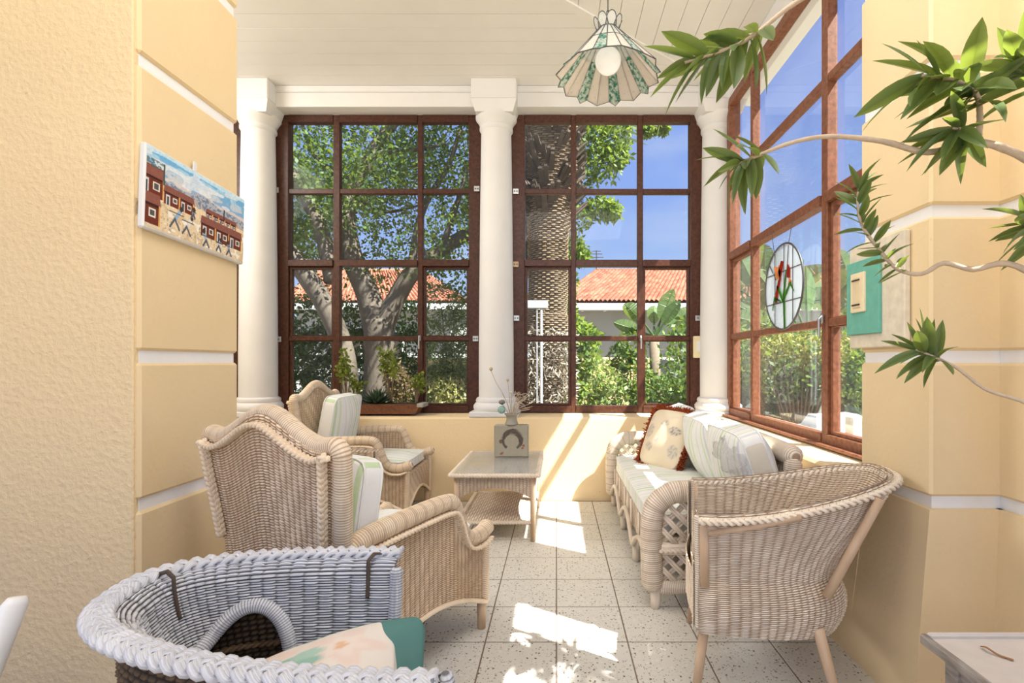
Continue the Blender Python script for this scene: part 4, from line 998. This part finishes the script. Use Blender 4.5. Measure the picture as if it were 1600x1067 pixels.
MB().box((.04, -.15, .40), (.42, .40, .03), .012).build('seat', wp, wc)
MB().box((.05, .025, .40), (.36, .05, .05), .012).build('back_rail', wp, wc)
for x in (-.14, .20):
    for yy in (-.32, .0): MB().tube([(x, yy, .40), (x*1.1, yy*1.05, 0)], [.02, .016], 10).build('leg', wp, wc, True)
# ------------------------------------------------------------------ trough of small plants on the sill
pt = empty('planter_trough', (-1.62, 4.42, .722), label='brown wooden trough of small plants on the sill of the left front window', cat='planter')
tw = wood('troughwood', (.24, .10, .05), (.13, .055, .03), (30, 30, 30), .6, .2)
MB().hull8([(-.42, -.075, 0), (.38, -.075, 0), (.38, .075, 0), (-.42, .075, 0)], [(-.46, -.09, .085), (.42, -.09, .085), (.42, .09, .085), (-.46, .09, .085)]).build('trough', tw, pt)
for s in (-1, 1): MB().box((-.02+s*.44, 0, .075), (.06, .18, .035), .006).build('end_grip', plain('greywood2', (.40, .36, .32), .8, .1, .3, 30), pt)
MB().box((-.02, 0, .083), (.84, .15, .012)).build('soil', plain('soil', (.06, .045, .03), .95, .05, .4, 60), pt)
jl = leafmat('jade', (.08, .14, .02), (.30, .34, .06), .3)
dsuc = leafmat('darksucc', (.012, .03, .018), (.05, .085, .04), .05)
bark = plain('bark', (.20, .14, .09), .9, .1, .4, 40, bump=.4)
def sill_shrub(x, h, lab, n, sd, spread=.09):
    r = np.random.default_rng(sd); e = empty('potted_shrub', (pt.location.x+x, 4.42, .80), label=lab, cat='plant')
    tips = []
    st_ = MB()
    for k in range(5):
        d = np.array([r.uniform(-spread, spread), r.uniform(-.04, .04), h*r.uniform(.65, 1)]); mid = d*.5+np.array([r.uniform(-.02, .02), 0, .02]); st_.tube(spline([(0, 0, 0), mid, d], 8), np.linspace(.006, .0025, 9), 5); tips += [mid+(d-mid)*t for t in (.2, .4, .6, .8, 1.0)]
    st_.build('stem', bark, e, True)
    m = MB(); leaves_mesh(m, blob_points(tips, [.04]*len(tips), n, r, False), .034, r, 1.6, -.2); fo = m.build('foliage', jl, e); tag(fo, kind='stuff'); return e
sill_shrub(-.26, .50, 'yellow-green leafy shrub at the left of the sill trough', 11, 1); sill_shrub(-.17, .25, 'low thin shrub beside the tall left one in the sill trough', 6, 2, .07)
sill_shrub(.14, .52, 'tall yellow-green shrub in the middle of the sill trough', 13, 3, .10); sill_shrub(.36, .25, 'small yellow-leaved plant at the right end of the sill trough', 6, 4, .06)
ro = empty('spiky_succulent', (pt.location.x+.02, 4.39, .805), label='dark spiky succulent rosette in the sill trough', cat='plant')
for k in range(46):
    a = k*2.4; el = .15+1.25*(k/46); d = Vector((math.cos(a)*math.cos(el), math.sin(a)*math.cos(el)*.7, math.sin(el))); L = .18*(1-.25*k/46)
    s_ = d.cross(Vector((0, 0, 1))).normalized(); n_ = s_.cross(d)
    MB().add([(0, 0, 0)]+[tuple(d*L*t+s_*w+n_*o) for t, w, o in ((.5, .016, .004), (.5, -.016, .004), (.5, 0, -.012))]+[tuple(d*L+Vector((0, 0, .012)))], [(0, 1, 3), (0, 3, 2), (0, 2, 1), (1, 4, 3), (3, 4, 2), (2, 4, 1)], [.2, .5, .5, .2, 1]).build('leaf', dsuc, ro)
# ------------------------------------------------------------------ large plant reaching in from the right
pl = empty('dracaena_plant', (1.385, 1.225, 0), label='tall leafy plant whose bare stems reach in from the right edge', cat='plant')
po = Vector(pl.location)
stemm = plain('stem', (.56, .44, .32), .85, .15, .25, 60, bump=.35)
pleaf = leafmat('plantleaf', (.045, .09, .035), (.17, .24, .09), .3, .33)
MB().lathe([(.085, 0), (.11, .22), (.118, .22), (.118, .25), (.105, .25), (.10, .20)], 28).build('pot', plain('terracotta', (.45, .20, .11), .85, .15, .2, 20), pl, True)
MB().tube([(0, 0, .2), (.01, .01, .9), (-.01, 0, 1.6), (.0, .01, 2.3), (.02, 0, 2.75)], [.024, .022, .020, .016, .012], 10).build('trunk', stemm, pl, True)
def leaf_proto(curl, wide):
    m = MB(); n = 7; v, w = [], []
    for k in range(n):
        t = k/(n-1); hw_ = wide*math.sin(PI*min(1, .06+.94*t))**.75*(1-.25*t)*.5 if k < n-1 else .002
        z = -curl*t*t+.06*t
        v += [(-hw_, t, z+abs(hw_)*.35), (0, t, z), (hw_, t, z+abs(hw_)*.35)]; w += [.75, .1, .75]
    f = [(3*k+c, 3*k+c+1, 3*k+c+4, 3*k+c+3) for k in range(n-1) for c in (0, 1)]
    return m.add(v, f, w)
protos = None
def rot_for(d, roll):
    d = Vector(d).normalized(); x = d.cross(Vector((0, 0, 1))); x = x.normalized() if x.length > 1e-3 else Vector((1, 0, 0)); z = x.cross(d)
    return (Matrix((x, d, z)).transposed().to_quaternion() @ Quaternion((0, 1, 0), roll)).to_euler()
protos = [leaf_proto(c_, w_).build('leaf', pleaf) for c_, w_ in ((.10, .24), (.28, .27), (.45, .23), (.02, .29))]
pmesh = [o.data for o in protos]
for o in protos: bpy.data.objects.remove(o)
def branch(pts, r0, r1, runs, seed):
    """pts: (px, py, distance); runs: leaves along stretches of the stem: (t0, t1, n, length, bias)"""
    r = np.random.default_rng(seed)
    P = spline([W(*p)-po for p in pts], 48); K = len(P)
    rad = np.linspace(r0, r1, K)*(1+.10*(np.arange(K) % 3 == 0))
    b = MB().tube(P, rad, 8).build('branch', stemm, pl, True)
    for t0, t1, n, L, bias in runs:
        for k in range(n):
            t = t0+(t1-t0)*(k+.5)/n; i = min(K-2, int(t*(K-1))); p = P[i]; tan = Vector(P[i+1]-P[i]).normalized()
            a = k*2.4+r.uniform(-.4, .4); q = tan.cross(Vector((0, .3, 1))).normalized(); q2 = tan.cross(q)
            rad_ = q*math.cos(a)+q2*math.sin(a)
            ahead = (.05 if n > 18 else -.25)+1.1*(t-t0)/(t1-t0+1e-6)+r.uniform(-.1, .2)
            d = tan*ahead+rad_*r.uniform(.75, 1.05)+Vector(bias)
            o = bpy.data.objects.new('leaf', pmesh[r.integers(4)]); COL.objects.link(o); o.parent = b; o.location = p
            o.rotation_euler = rot_for(d, r.uniform(-.9, .9)); s = L*r.uniform(.75, 1.15); o.scale = (s*r.uniform(.9, 1.25), s, s)
    return b
DN = (0, 0, -.45)
branch([(1800, -260, 1.22), (1560, -170, 1.28), (1390, -90, 1.33), (1262, -8, 1.36), (1225, 17, 1.37), (1192, 44, 1.38), (1160, 66, 1.38), (1115, 84, 1.38), (1070, 98, 1.38)], .010, .004, [(.62, .99, 27, .15, (-.1, 0, -.35))], 1)
branch([(1760, 330, 1.22), (1640, 272, 1.27), (1590, 241, 1.30), (1525, 222, 1.32), (1450, 238, 1.34), (1380, 221, 1.36), (1300, 213, 1.38), (1240, 222, 1.39), (1182, 244, 1.40), (1150, 258, 1.40)], .012, .004, [(.87, .995, 18, .135, (-.2, 0, -.25))], 2)
branch([(1528, 222, 1.32), (1531, 180, 1.32), (1524, 145, 1.30), (1490, 125, 1.28), (1440, 118, 1.27)], .008, .004, [(.35, .99, 30, .175, (-.15, 0, -.15))], 3)
branch([(1512, 224, 1.32), (1508, 205, 1.30), (1490, 200, 1.28)], .006, .004, [(.3, .99, 14, .15, (-.3, 0, -.6))], 4)
branch([(1700, 260, 1.25), (1640, 170, 1.27), (1612, 120, 1.28), (1585, 105, 1.28)], .008, .004, [(.5, .99, 20, .16, (-.1, 0, .0))], 5)
branch([(1760, 470, 1.22), (1690, 400, 1.25), (1640, 365, 1.28), (1608, 348, 1.30)], .008, .004, [(.75, .99, 13, .12, (-.3, 0, -.05))], 6)
branch([(1760, 560, 1.20), (1640, 448, 1.27), (1575, 412, 1.31), (1520, 421, 1.34), (1475, 411, 1.36), (1440, 428, 1.38), (1402, 420, 1.40), (1372, 388, 1.41), (1346, 350, 1.42), (1340, 310, 1.42), (1346, 285, 1.42)], .009, .003, [(.58, .995, 44, .08, (0, 0, -.05))], 7)
branch([(1760, 690, 1.20), (1650, 655, 1.25), (1600, 628, 1.29), (1540, 608, 1.33), (1490, 572, 1.36), (1432, 546, 1.38)], .006, .0035, [(.88, .995, 22, .115, (.1, 0, .0))], 8)
# ------------------------------------------------------------------ outdoors
gm = NT('gravel'); gp = gm.pos(); gv = gm.n('TexVoronoi', feature='F1'); gm.put(gv.inputs['Vector'], gp); gv.inputs['Scale'].default_value = 22
gm.pbr(gm.mix(gv.outputs['Color'], (.24, .20, .145, 1), (.36, .32, .25, 1)), .9, .1, gm.bump(gv.outputs['Distance'], .6, .02))
gd = MB().box((0, 25, -.22), (120, 90, .2)).build('ground', gm.m); tag(gd, kind='structure')
tbark = plain('tbark', (.15, .125, .10), .9, .1, .35, 9, bump=.5, bscale=26)
def lmat(n, a, b, tr=.35): return leafmat(n, a, b, tr, .5)
Ltree = lmat('Ltree', (.022, .055, .014), (.11, .19, .045), .35); Lbush = lmat('Lbush', (.03, .075, .02), (.15, .25, .05)); Lbright = lmat('Lbright', (.10, .18, .03), (.42, .48, .09), .4); Ldark = lmat('Ldark', (.012, .04, .016), (.06, .13, .035), .25); Lgrey = lmat('Lgrey', (.09, .13, .07), (.30, .36, .20))
def foliage(parent, C, size, mt, elong=2.4, up=.3, name='foliage'):
    m = MB(); leaves_mesh(m, C, size, None, elong, up); o = m.build(name, mt, parent); return tag(o, kind='stuff')
# big forked tree behind the left window
bt = empty('garden_tree', tuple(W(590, 640, 8.0).xy)+(-.12,), label='large forked tree with pale grey limbs outside the left front window', cat='tree'); bo = Vector(bt.location)
def limb(pts, r, nm='branch'):
    P = spline([W(*p)-bo for p in pts], 30); return MB().tube(P, np.interp(np.linspace(0, 1, len(P)), np.linspace(0, 1, len(r)), r), 12).build(nm, tbark, bt, True)
limb([(585, 750, 8), (590, 640, 8), (594, 560, 8), (592, 500, 8)], [.30, .25, .24, .25], 'trunk')
limb([(592, 520, 8), (575, 460, 8), (553, 410, 8), (540, 350, 8), (545, 300, 8.1), (575, 250, 8.2), (605, 205, 8.3), (640, 150, 8.4)], [.23, .19, .17, .16, .14, .12, .10, .07])
limb([(592, 520, 8), (620, 465, 8), (645, 425, 8), (690, 390, 8.1), (740, 360, 8.2), (800, 330, 8.2)], [.20, .15, .14, .12, .10, .07])
limb([(545, 660, 7.6), (540, 560, 7.6), (515, 490, 7.6), (485, 440, 7.6), (452, 395, 7.6), (400, 330, 7.7)], [.17, .15, .15, .15, .14, .10])
limb([(520, 440, 7.7), (508, 380, 7.8), (490, 330, 7.8), (455, 270, 7.9), (430, 210, 8)], [.13, .12, .12, .10, .07])
for pts, r in (([(548, 300, 8.1), (520, 270, 8.2), (490, 240, 8.3), (470, 190, 8.4)], [.07, .05, .03]), ([(640, 430, 8), (660, 330, 8), (700, 260, 8.2), (720, 200, 8.3)], [.07, .05, .03]), ([(585, 240, 8.2), (640, 235, 8.2), (700, 225, 8.3)], [.05, .04, .02]), ([(690, 390, 8.1), (720, 300, 8.1), (740, 230, 8.2)], [.06, .04, .02]), ([(545, 300, 8.1), (600, 330, 8.3), (660, 320, 8.5)], [.05, .03, .02])): limb(pts, r)
cc = []; r_ = np.random.default_rng(12)
while len(cc) < 235:
    px, py, Y = r_.uniform(380, 800), r_.uniform(-120, 400), r_.uniform(7.2, 10.5)
    if py > 330 and abs(px-560) > 170 and r_.random() < .4: continue
    cc.append(W(px, py, Y)-bo)
for px, py in ((555, 440), (620, 380), (700, 430), (720, 420), (600, 425), (470, 430)): cc.append(W(px, py, 8.3)-bo)
foliage(bt, blob_points(cc, [(.55, .55, .42)]*len(cc), 310, r_), .075, Ltree, 2.2)
# palm trunk
pm = empty('palm_tree', tuple(W(853, 640, 7.2).xy)+(-.12,), label='thick rough palm trunk outside the right front window', cat='palm'); pz = Vector(pm.location)
def palm(U, V):
    z = V*5.2; rr = .275+.05*smooth01((z-2.9)/.8)+.07*smooth01((z-3.2)/.9)+.03*np.sin(V*40)*(z < 2); a = 2*PI*U
    rr = rr*(1+.03*np.sin(a*5+V*30)); return np.stack([rr*np.cos(a)+.02*z-.02, rr*np.sin(a), z], -1)
pbk = wicker('palmbark', (.09, .065, .045), (.42, .31, .20), (.22, .16, .10))
m = MB(); woven(m, palm, 30, 170, .022, su=4, sv=2, double=False, flip=1, rib=.5, alt=.5); m.build('trunk', pbk, pm)
m = MB()                                                    # old frond bases round the upper trunk
for k in range(240):
    a = k*2.4+.7*math.sin(k*1.7); z = 3.35+1.9*(k/240); d = Vector((math.cos(a), math.sin(a), .9)); p = Vector((math.cos(a)*.31+.03, math.sin(a)*.31, z))
    m.hull8([p+Vector((-math.sin(a)*.05, math.cos(a)*.05, 0)), p+Vector((math.sin(a)*.05, -math.cos(a)*.05, 0)), p+Vector((math.sin(a)*.05, -math.cos(a)*.05, .05)), p+Vector((-math.sin(a)*.05, math.cos(a)*.05, .05))],
            [p+d*.26+Vector((-math.sin(a)*.025, math.cos(a)*.025, 0)), p+d*.26+Vector((math.sin(a)*.025, -math.cos(a)*.025, 0)), p+d*.26+Vector((math.sin(a)*.02, -math.cos(a)*.02, .03)), p+d*.26+Vector((-math.sin(a)*.02, math.cos(a)*.02, .03))])
tag(m.build('frond_base', plain('frondbase', (.13, .10, .08), .9, .1, .6, 12), pm), kind='stuff')
C = np.stack([r_.uniform(-.42, .42, 6000), r_.uniform(-.48, .2, 6000), r_.uniform(.0, 1.75, 6000)], -1); C = C[np.hypot(C[:, 0], C[:, 1]) > .29]
foliage(pm, C, .085, plain('drytwigs', (.42, .37, .30), .9, .1, .4, 30), 5, 0, 'dry_creeper')
cr_ = MB()
for k in range(14):
    a = 2*PI*k/14; d = np.array([math.cos(a), math.sin(a)]); L = []
    for t in np.linspace(0, 1, 10): L.append((d[0]*2.1*t, d[1]*2.1*t, 5.2+1.3*math.sin(t*2.2)-.9*t*t))
    L = np.array(L); cr_.tube(L, np.linspace(.03, .008, 10), 5)
    for t in range(2, 10):
        for sgn in (-1, 1):
            for q in range(3):
                p = L[t]+(L[t-1]-L[t])*q/3; e_ = np.array([-d[1]*sgn, d[0]*sgn, -.5])*.45+np.array([d[0], d[1], 0])*.2
                cr_.add([p, p+e_*.5+np.array([0, 0, .03]), p+e_, p+e_*.5-np.array([0, 0, .02])], [(0, 1, 2, 3)], .4)
tag(cr_.build('fronds', Lgrey, pm), kind='stuff')
# leafy tree behind the palm: crown hanging into the right window
t2 = empty('broadleaf_tree', tuple(W(800, 600, 9.5).xy)+(-.12,), label='bright leafed tree spreading behind the palm trunk', cat='tree'); o2 = Vector(t2.location)
MB().tube(spline([(0, 0, 0), (.1, 0, 2.5), (.5, 0, 4.5), (.9, 0, 6)], 20), np.linspace(.2, .08, 21), 10).build('trunk', tbark, t2, True)
for pts in ([(850, 300, 9.5), (900, 250, 9.4), (960, 215, 9.2)], [(845, 380, 9.5), (890, 345, 9.3), (945, 330, 9.2)], [(870, 200, 9.5), (960, 190, 9.3), (1040, 200, 9.2)]):
    P = spline([W(*p)-o2 for p in pts], 14); MB().tube(P, np.linspace(.05, .015, len(P)), 6).build('branch', tbark, t2, True)
cc, rd = [], []
for px, py, R in ((880, 215, .5), (915, 225, .5), (940, 255, .45), (905, 275, .4), (955, 215, .45), (925, 190, .5), (960, 245, .3), (870, 260, .5), (890, 190, .5), (900, 340, .35), (935, 325, .28), (955, 330, .22), (880, 320, .4), (890, 385, .3), (905, 400, .22), (965, 195, .3), (1010, 205, .12), (1035, 200, .10), (940, 160, .5), (900, 140, .6), (860, 350, .4), (870, 410, .4), (880, 440, .3)):
    cc.append(W(px, py, 9.3)-o2); rd.append((R, R, R*.8))
foliage(t2, blob_points(cc, rd, 420), .11, lmat('L2', (.05, .12, .025), (.26, .36, .09), .4), 2.6)
# houses beyond
def roofmesh(mb, e0, e1, r0, r1, rows, cols):
    e0, e1, r0, r1 = [np.array(v, float) for v in (e0, e1, r0, r1)]
    U, V = np.meshgrid(np.linspace(0, 1, cols*4+1), np.linspace(0, 1, rows*3+1), indexing='ij')
    P = (e0*(1-U[..., None])+e1*U[..., None])*(1-V[..., None])+(r0*(1-U[..., None])+r1*U[..., None])*V[..., None]
    fr = (V*rows) % 1; h = .05*np.abs(np.sin(PI*U*cols))+.07*(1-fr); N = np.cross(e1-e0, r0-e0); N /= np.linalg.norm(N)
    rnd = np.random.default_rng(2).random((cols+1, rows+1)); w = rnd[np.minimum((U*cols).astype(int), cols), np.minimum((V*rows).astype(int), rows)]
    n2 = P.shape[1]; i = np.arange(P.shape[0]-1)[:, None]*n2; j = np.arange(n2-1)[None]
    mb.add((P+N*h[..., None]).reshape(-1, 3), np.stack([i+j, i+n2+j, i+n2+j+1, i+j+1], -1).reshape(-1, 4), w.ravel()); return mb
tmat = NT('rooftiles'); tmat = tmat.pbr(tmat.mix(tmat.attr('wv'), (.25, .075, .045, 1), (.46, .19, .12, 1)), .8, .15)
gw = plain('greywall', (.44, .45, .44), .85, .1, .08, 3); wfa = plain('fascia', (.80, .82, .84), .6)
def house(name, lab, px0, px1, pr0, pr1, Y):
    e = empty(name, W((px0+px1)/2, 640, Y), label=lab, cat='house'); o = Vector(e.location)
    ev, rg = Y, Y+3.6
    E0, E1, R0, R1 = W(px0, 474, ev)-o, W(px1, 474, ev)-o, W(pr0, 424, rg)-o, W(pr1, 424, rg)-o
    tag(roofmesh(MB(), E0, E1, R0, R1, 22, int((E1.x-E0.x)/.13)).build('roof_tiles', tmat, e), kind='stuff')
    B0 = Vector((E0.x, E0.y+7.2, E0.z)); B1 = Vector((E1.x, E1.y+7.2, E1.z))
    tag(roofmesh(MB(), B1, B0, R1, R0, 8, 40).build('roof_tiles', tmat, e), kind='stuff')
    MB().add([E0, R0, B0], [(0, 1, 2)]).add([E1, B1, R1], [(0, 1, 2)]).build('roof_hip', tmat, e)
    MB().tube([R0, R1], .10, 8).build('ridge_tiles', tmat, e, True)
    MB().box(((E0.x+E1.x)/2, E0.y+.05, E0.z-.09), (E1.x-E0.x+.1, .12, .20), .01).build('fascia', wfa, e)
    MB().box(((E0.x+E1.x)/2, E0.y+3.6, (E0.z-.1-.15)/2-.0), (E1.x-E0.x-.8, 6.2, E0.z+.0), .0).build('wall', gw, e)
    return e, o
h1, o1 = house('neighbour_house', 'grey house with orange tiled roof outside the right front window', 862, 1420, 930, 1350, 14.0)
h2, o2_ = house('neighbour_house', 'orange tiled roof of a house glimpsed behind the forked tree', 430, 735, 500, 660, 15.5)
for px, py, w_, h_ in ((566, 545, .75, 1.5), (615, 548, .7, 1.4)):
    p = W(px, py, 15.9)-o2_; f = MB().box(p, (w_, .08, h_), .01).build('window', wfa, h2)
    for s in (-1, 1): MB().box((p.x+s*w_*.23, p.y-.05, p.z), (w_*.36, .02, h_*.84)).build('pane', M['dark'], f)
for px in (910, 945, 990): 
    p = W(px, 484, 14.35)-o1; MB().box(p, (.08, .08, .10), .01).build('eave_light', wfa, h1)
p = W(932, 424, 17.5)-o1; an_ = MB().tube([p, p+Vector((0, 0, .75))], .02, 5)
for z, w_ in ((.5, .25), (.62, .2), (.72, .15)): an_.tube([p+Vector((-w_, 0, z)), p+Vector((w_, 0, z))], .015, 4)
an_.build('aerial', M['lead'], h1)
# garden wall
gwl = MB().box((W(930, 600, 11.0).x+.2, 11.0, .55), (9.6, .2, 1.46), .02).build('garden_wall', plain('gardenwall', (.78, .58, .32), .9, .1, .12, 3)); tag(gwl, 'low yellow garden wall behind the shrubs outside', 'wall')
gw2 = MB().box((W(1100, 600, 10.4).x+.2, 10.4, .5), (2.6, .2, 1.5), .02).build('garden_wall', plain('gardenwall2', (.55, .55, .56), .9, .1, .12, 3)); tag(gw2, 'pale grey garden wall behind the banana plant', 'wall')
# white pergola post seen behind the palm
pgm = plain('pergolapaint', (.50, .52, .54), .6)
pg = empty('pergola_post', W(846, 640, 6.4), label='white painted post and beam in front of the palm trunk', cat='post'); q = Vector(pg.location)
for px, w_ in ((839, .016), (846, .032)):
    a, b = W(px, 640, 6.4)-q, W(px, 474, 6.4)-q; MB().box((a.x, 0, (a.z+b.z)/2-.15), (w_, .07, b.z-a.z+.3), .006).build('post', pgm, pg)
a, b = W(800, 476, 6.4)-q, W(856, 476, 6.4)-q; MB().box(((a.x+b.x)/2, 0, a.z), (b.x-a.x, .09, .10), .006).build('beam', pgm, pg)
# shrubs
def shrub(lab, spots, mt, size, per, Y, cat='shrub', nm='garden_shrub', elong=2.2, group=None):
    x = np.mean([s[0] for s in spots]); e = empty(nm, tuple(W(x, 600, Y).xy)+(-.12,), label=lab, cat=cat, group=group); o = Vector(e.location)
    C = [W(s[0], s[1], Y+(s[3] if len(s) > 3 else 0))-o for s in spots]; rd = [(s[2], s[2]*.9, s[2]) for s in spots]
    foliage(e, blob_points(C, rd, per), size, mt, elong)
    stm = MB()
    for c in C: stm.tube(spline([(0, 0, 0), (c.x*.5, c.y*.4, c.z*.4), tuple(c)] if nm != 'hedge' else [(c.x, c.y+.2, 0), (c.x+.03, c.y+.2, c.z*.5), (c.x, c.y+.1, c.z)], 8), np.linspace(.025, .008, 9), 5)
    stm.build('stems', bark, e, True); return e
shrub('tall dark green shrub at the left edge of the left window', [(470, 500, .5), (480, 560, .5), (460, 600, .5), (500, 540, .4), (510, 590, .45), (440, 540, .5), (480, 620, .5)], Ldark, .085, 900, 9.2)
shrub('dark shrub between the forked tree trunks', [(560, 500, .35), (565, 540, .35), (640, 500, .4), (650, 540, .4), (545, 590, .4), (625, 590, .45), (660, 600, .4), (560, 620, .4)], Ldark, .08, 700, 9.4)
shrub('feathery green shrub behind the left window near the column', [(690, 480, .45), (705, 520, .45), (720, 560, .4), (690, 560, .4), (740, 500, .5), (765, 560, .5), (680, 600, .35), (720, 600, .35)], Lgrey, .10, 650, 8.6, elong=4)
shrub('sunlit yellow-green shrub low in the left window', [(695, 610, .25), (715, 625, .28), (700, 635, .25), (730, 640, .3)], lmat('Lcream', (.16, .17, .05), (.55, .50, .26), .3), .07, 480, 7.8)  # cream leaf colour paints in the dappled sun highlights
shrub('orange-brown dry shrub between the tree and the window', [(618, 590, .16), (628, 605, .18), (622, 620, .16)], lmat('Ldry', (.07, .045, .025), (.16, .10, .05), .2), .05, 500, 6.6)
shrub('bright climbing shrub right of the palm trunk', [(870, 480, .35), (880, 520, .38), (872, 560, .40), (885, 600, .4), (905, 560, .35), (845, 470, .22), (865, 630, .4), (912, 530, .28)], lmat('L5', (.06, .14, .03), (.34, .44, .09), .4), .11, 620, 8.4)
shrub('loose green shrub in front of the yellow garden wall', [(935, 590, .35), (950, 610, .4), (925, 630, .4), (965, 625, .4), (910, 620, .35), (940, 640, .4)], lmat('L6', (.08, .15, .04), (.36, .44, .14), .4), .10, 270, 8.8)
shrub('leafy shrub beside the right mullion of the front window', [(985, 540, .32), (990, 580, .36), (985, 620, .38), (1000, 600, .4), (970, 560, .25)], Lbush, .09, 330, 9.0)
shrub('low dark shrub under the banana plant', [(1020, 610, .35), (1045, 620, .35), (1065, 630, .35), (1075, 600, .3), (1010, 635, .3)], Lbush, .08, 520, 8.6)
# banana-like plants with split paddle leaves
bl = lmat('banana', (.045, .11, .04), (.18, .27, .10), .35)
def paddle(m, base, d, L, wd, droop, r):
    d = Vector(d).normalized(); s = d.cross(Vector((0, 1, .3))).normalized(); n = s.cross(d); ns = 12; row = []
    for k in range(ns+1):
        t = k/ns; c = Vector(base)+d*L*(.35+.65*t)-Vector((0, 0, droop*L*t*t)); hw_ = wd*L*math.sin(PI*min(1, .05+.95*t))**.6*.5 if k < ns else .01
        row.append((c-s*hw_+n*hw_*.4, c, c+s*hw_+n*hw_*.4))
    for k in range(ns):
        for c_ in (0, 1):
            a, b = row[k], row[k+1]; g_ = .82 if r.random() < .6 else 1
            q = [a[c_], a[c_+1], a[c_+1]+(b[c_+1]-a[c_+1])*1.0, a[c_]+(b[c_]-a[c_])*g_]
            m.add([tuple(v) for v in q], [(0, 1, 2, 3)], r.uniform(.2, .9, 4))
    m.tube([tuple(base), tuple(row[0][1]), tuple(row[-1][1])], [.03, .018, .006], 5, w=.6)
def banana(lab, px, Y, ztop, n, L, seed, group=None, ang=None):
    r = np.random.default_rng(seed); b = W(px, 640, Y); e = empty('banana_plant', (b.x, b.y, -.12), label=lab, cat='plant')
    MB().tube([(0, 0, 0), (.03, 0, ztop*.5), (0, 0, ztop)], [.12, .10, .09], 10).build('trunk', plain('bananatrunk%d' % seed, (.24, .19, .14), .9, .1, .4, 14), e, True)
    for k in range(n):
        a = (ang[k] if ang else (k+.5)/n*PI*.95+.05)+r.uniform(-.08, .08); m = MB(); paddle(m, (0, 0, ztop), (math.cos(a), r.uniform(-.5, .4), math.sin(a)), L*r.uniform(.85, 1.1), .30, r.uniform(.0, .22), r); m.build('leaf', bl, e)
    return e
banana('banana-like plant with torn leaves in front of the grey house', 1022, 9.0, 1.75, 8, .95, 1, ang=[1.5, 1.0, .6, .25, 2.2, 2.7, 1.25, -.1])
banana('tall banana plant behind the leaded glass oval in the right window', 1262, 8.2, 1.7, 9, 1.5, 2)
banana('banana plant seen left of the leaded glass oval', 1195, 9.0, 2.3, 8, 1.35, 3)
banana('pale banana plant by the far corner of the right window', 1168, 9.6, 2.4, 7, 1.2, 4)
banana('banana plant furthest right, beside the grey slate roof', 1345, 9.5, 2.2, 7, 1.5, 5)
# hedge and garden on the right
hg = shrub('clipped hedge with sunlit top outside the right window', [(1100+k*36, 555+12*((k*7) % 3), .62, .4*((k*5) % 3)-.4) for k in range(9)]+[(1100+k*36, 600, .65, .3) for k in range(9)]+[(1100+k*36, 640, .6, .2) for k in range(9)]+[(1100+k*36, 672, .5, 0) for k in range(9)], Lbush, .085, 850, 7.2, cat='hedge', nm='hedge')
shrub('yellow and pink flowering growth on top of the hedge', [(1190+k*11, 538+6*((k*5) % 3), .20, -.3) for k in range(12)], lmat('Lflow', (.30, .33, .05), (.55, .47, .20), .4), .06, 170, 6.9)
hr = empty('slate_roof', W(1345, 520, 16), label='grey slate roof beyond the hedge at the right', cat='roof')
sl_ = plain('slate', (.30, .30, .32), .8, .1, .3, 6)
for k in range(9): MB().box((1.0, .45*k, -.55+.17*k), (7.0, .62, .04), .005, mat3=np.array(Matrix.Rotation(.33, 3, 'X'))).build('slate_course', sl_, hr)
MB().box((1.0, 2.2, -1.9), (6.6, 3.6, 2.4)).build('wall', gw, hr)
# pale stone bath / water feature
wb = empty('garden_trough', (2.85, 5.6, -.12), label='pale stone garden trough on the gravel outside the right window', cat='trough')
stn = plain('stone', (.62, .60, .54), .85, .1, .2, 16, bump=.3)
MB().hull8([(-.3, -.4, 0), (.75, -.45, 0), (.75, .35, 0), (-.3, .30, 0)], [(-.34, -.45, .46), (.8, -.5, .50), (.8, .4, .50), (-.34, .35, .46)]).build('trough', stn, wb)
MB().hull8([(-.38, -.48, .455), (.84, -.53, .50), (.84, .43, .50), (-.38, .38, .455)], [(-.34, -.44, .53), (.8, -.49, .60), (.8, .39, .60), (-.34, .34, .53)]).build('rim', plain('zinc', (.50, .54, .60), .45, .4, .1, 8), wb)
MB().hull8([(0, -.2, .55), (.7, -.25, .59), (.7, .25, .59), (0, .2, .55)], [(.05, -.1, .70), (.5, -.12, .72), (.5, .12, .72), (.05, .1, .70)]).build('cover', wfa, wb)
ot = empty('garden_tree', (3.3, -1.0, -.12), label='leafy tree outside the opening on the right, shading the near end of the room', cat='tree')
MB().tube([(0, 0, 0), (.05, .0, 1.6), (0, .1, 3.6)], [.14, .11, .07], 10).build('trunk', tbark, ot, True)
r9 = np.random.default_rng(99); cc = [(r9.uniform(-.6, .6), r9.uniform(-1.0, 1.45), r9.uniform(2.9, 4.7)) for _ in range(60)]
foliage(ot, blob_points(cc, [(.32, .32, .22)]*60, 190, r9), .14, Ltree, 2.2)
bs = MB().box((0, 0, .35), (.12, .12, .9), .01).build('stone_post', stn, None, False, (2.75, 4.55, -.12)); tag(bs, 'short grey stone post outside the right window', 'post')
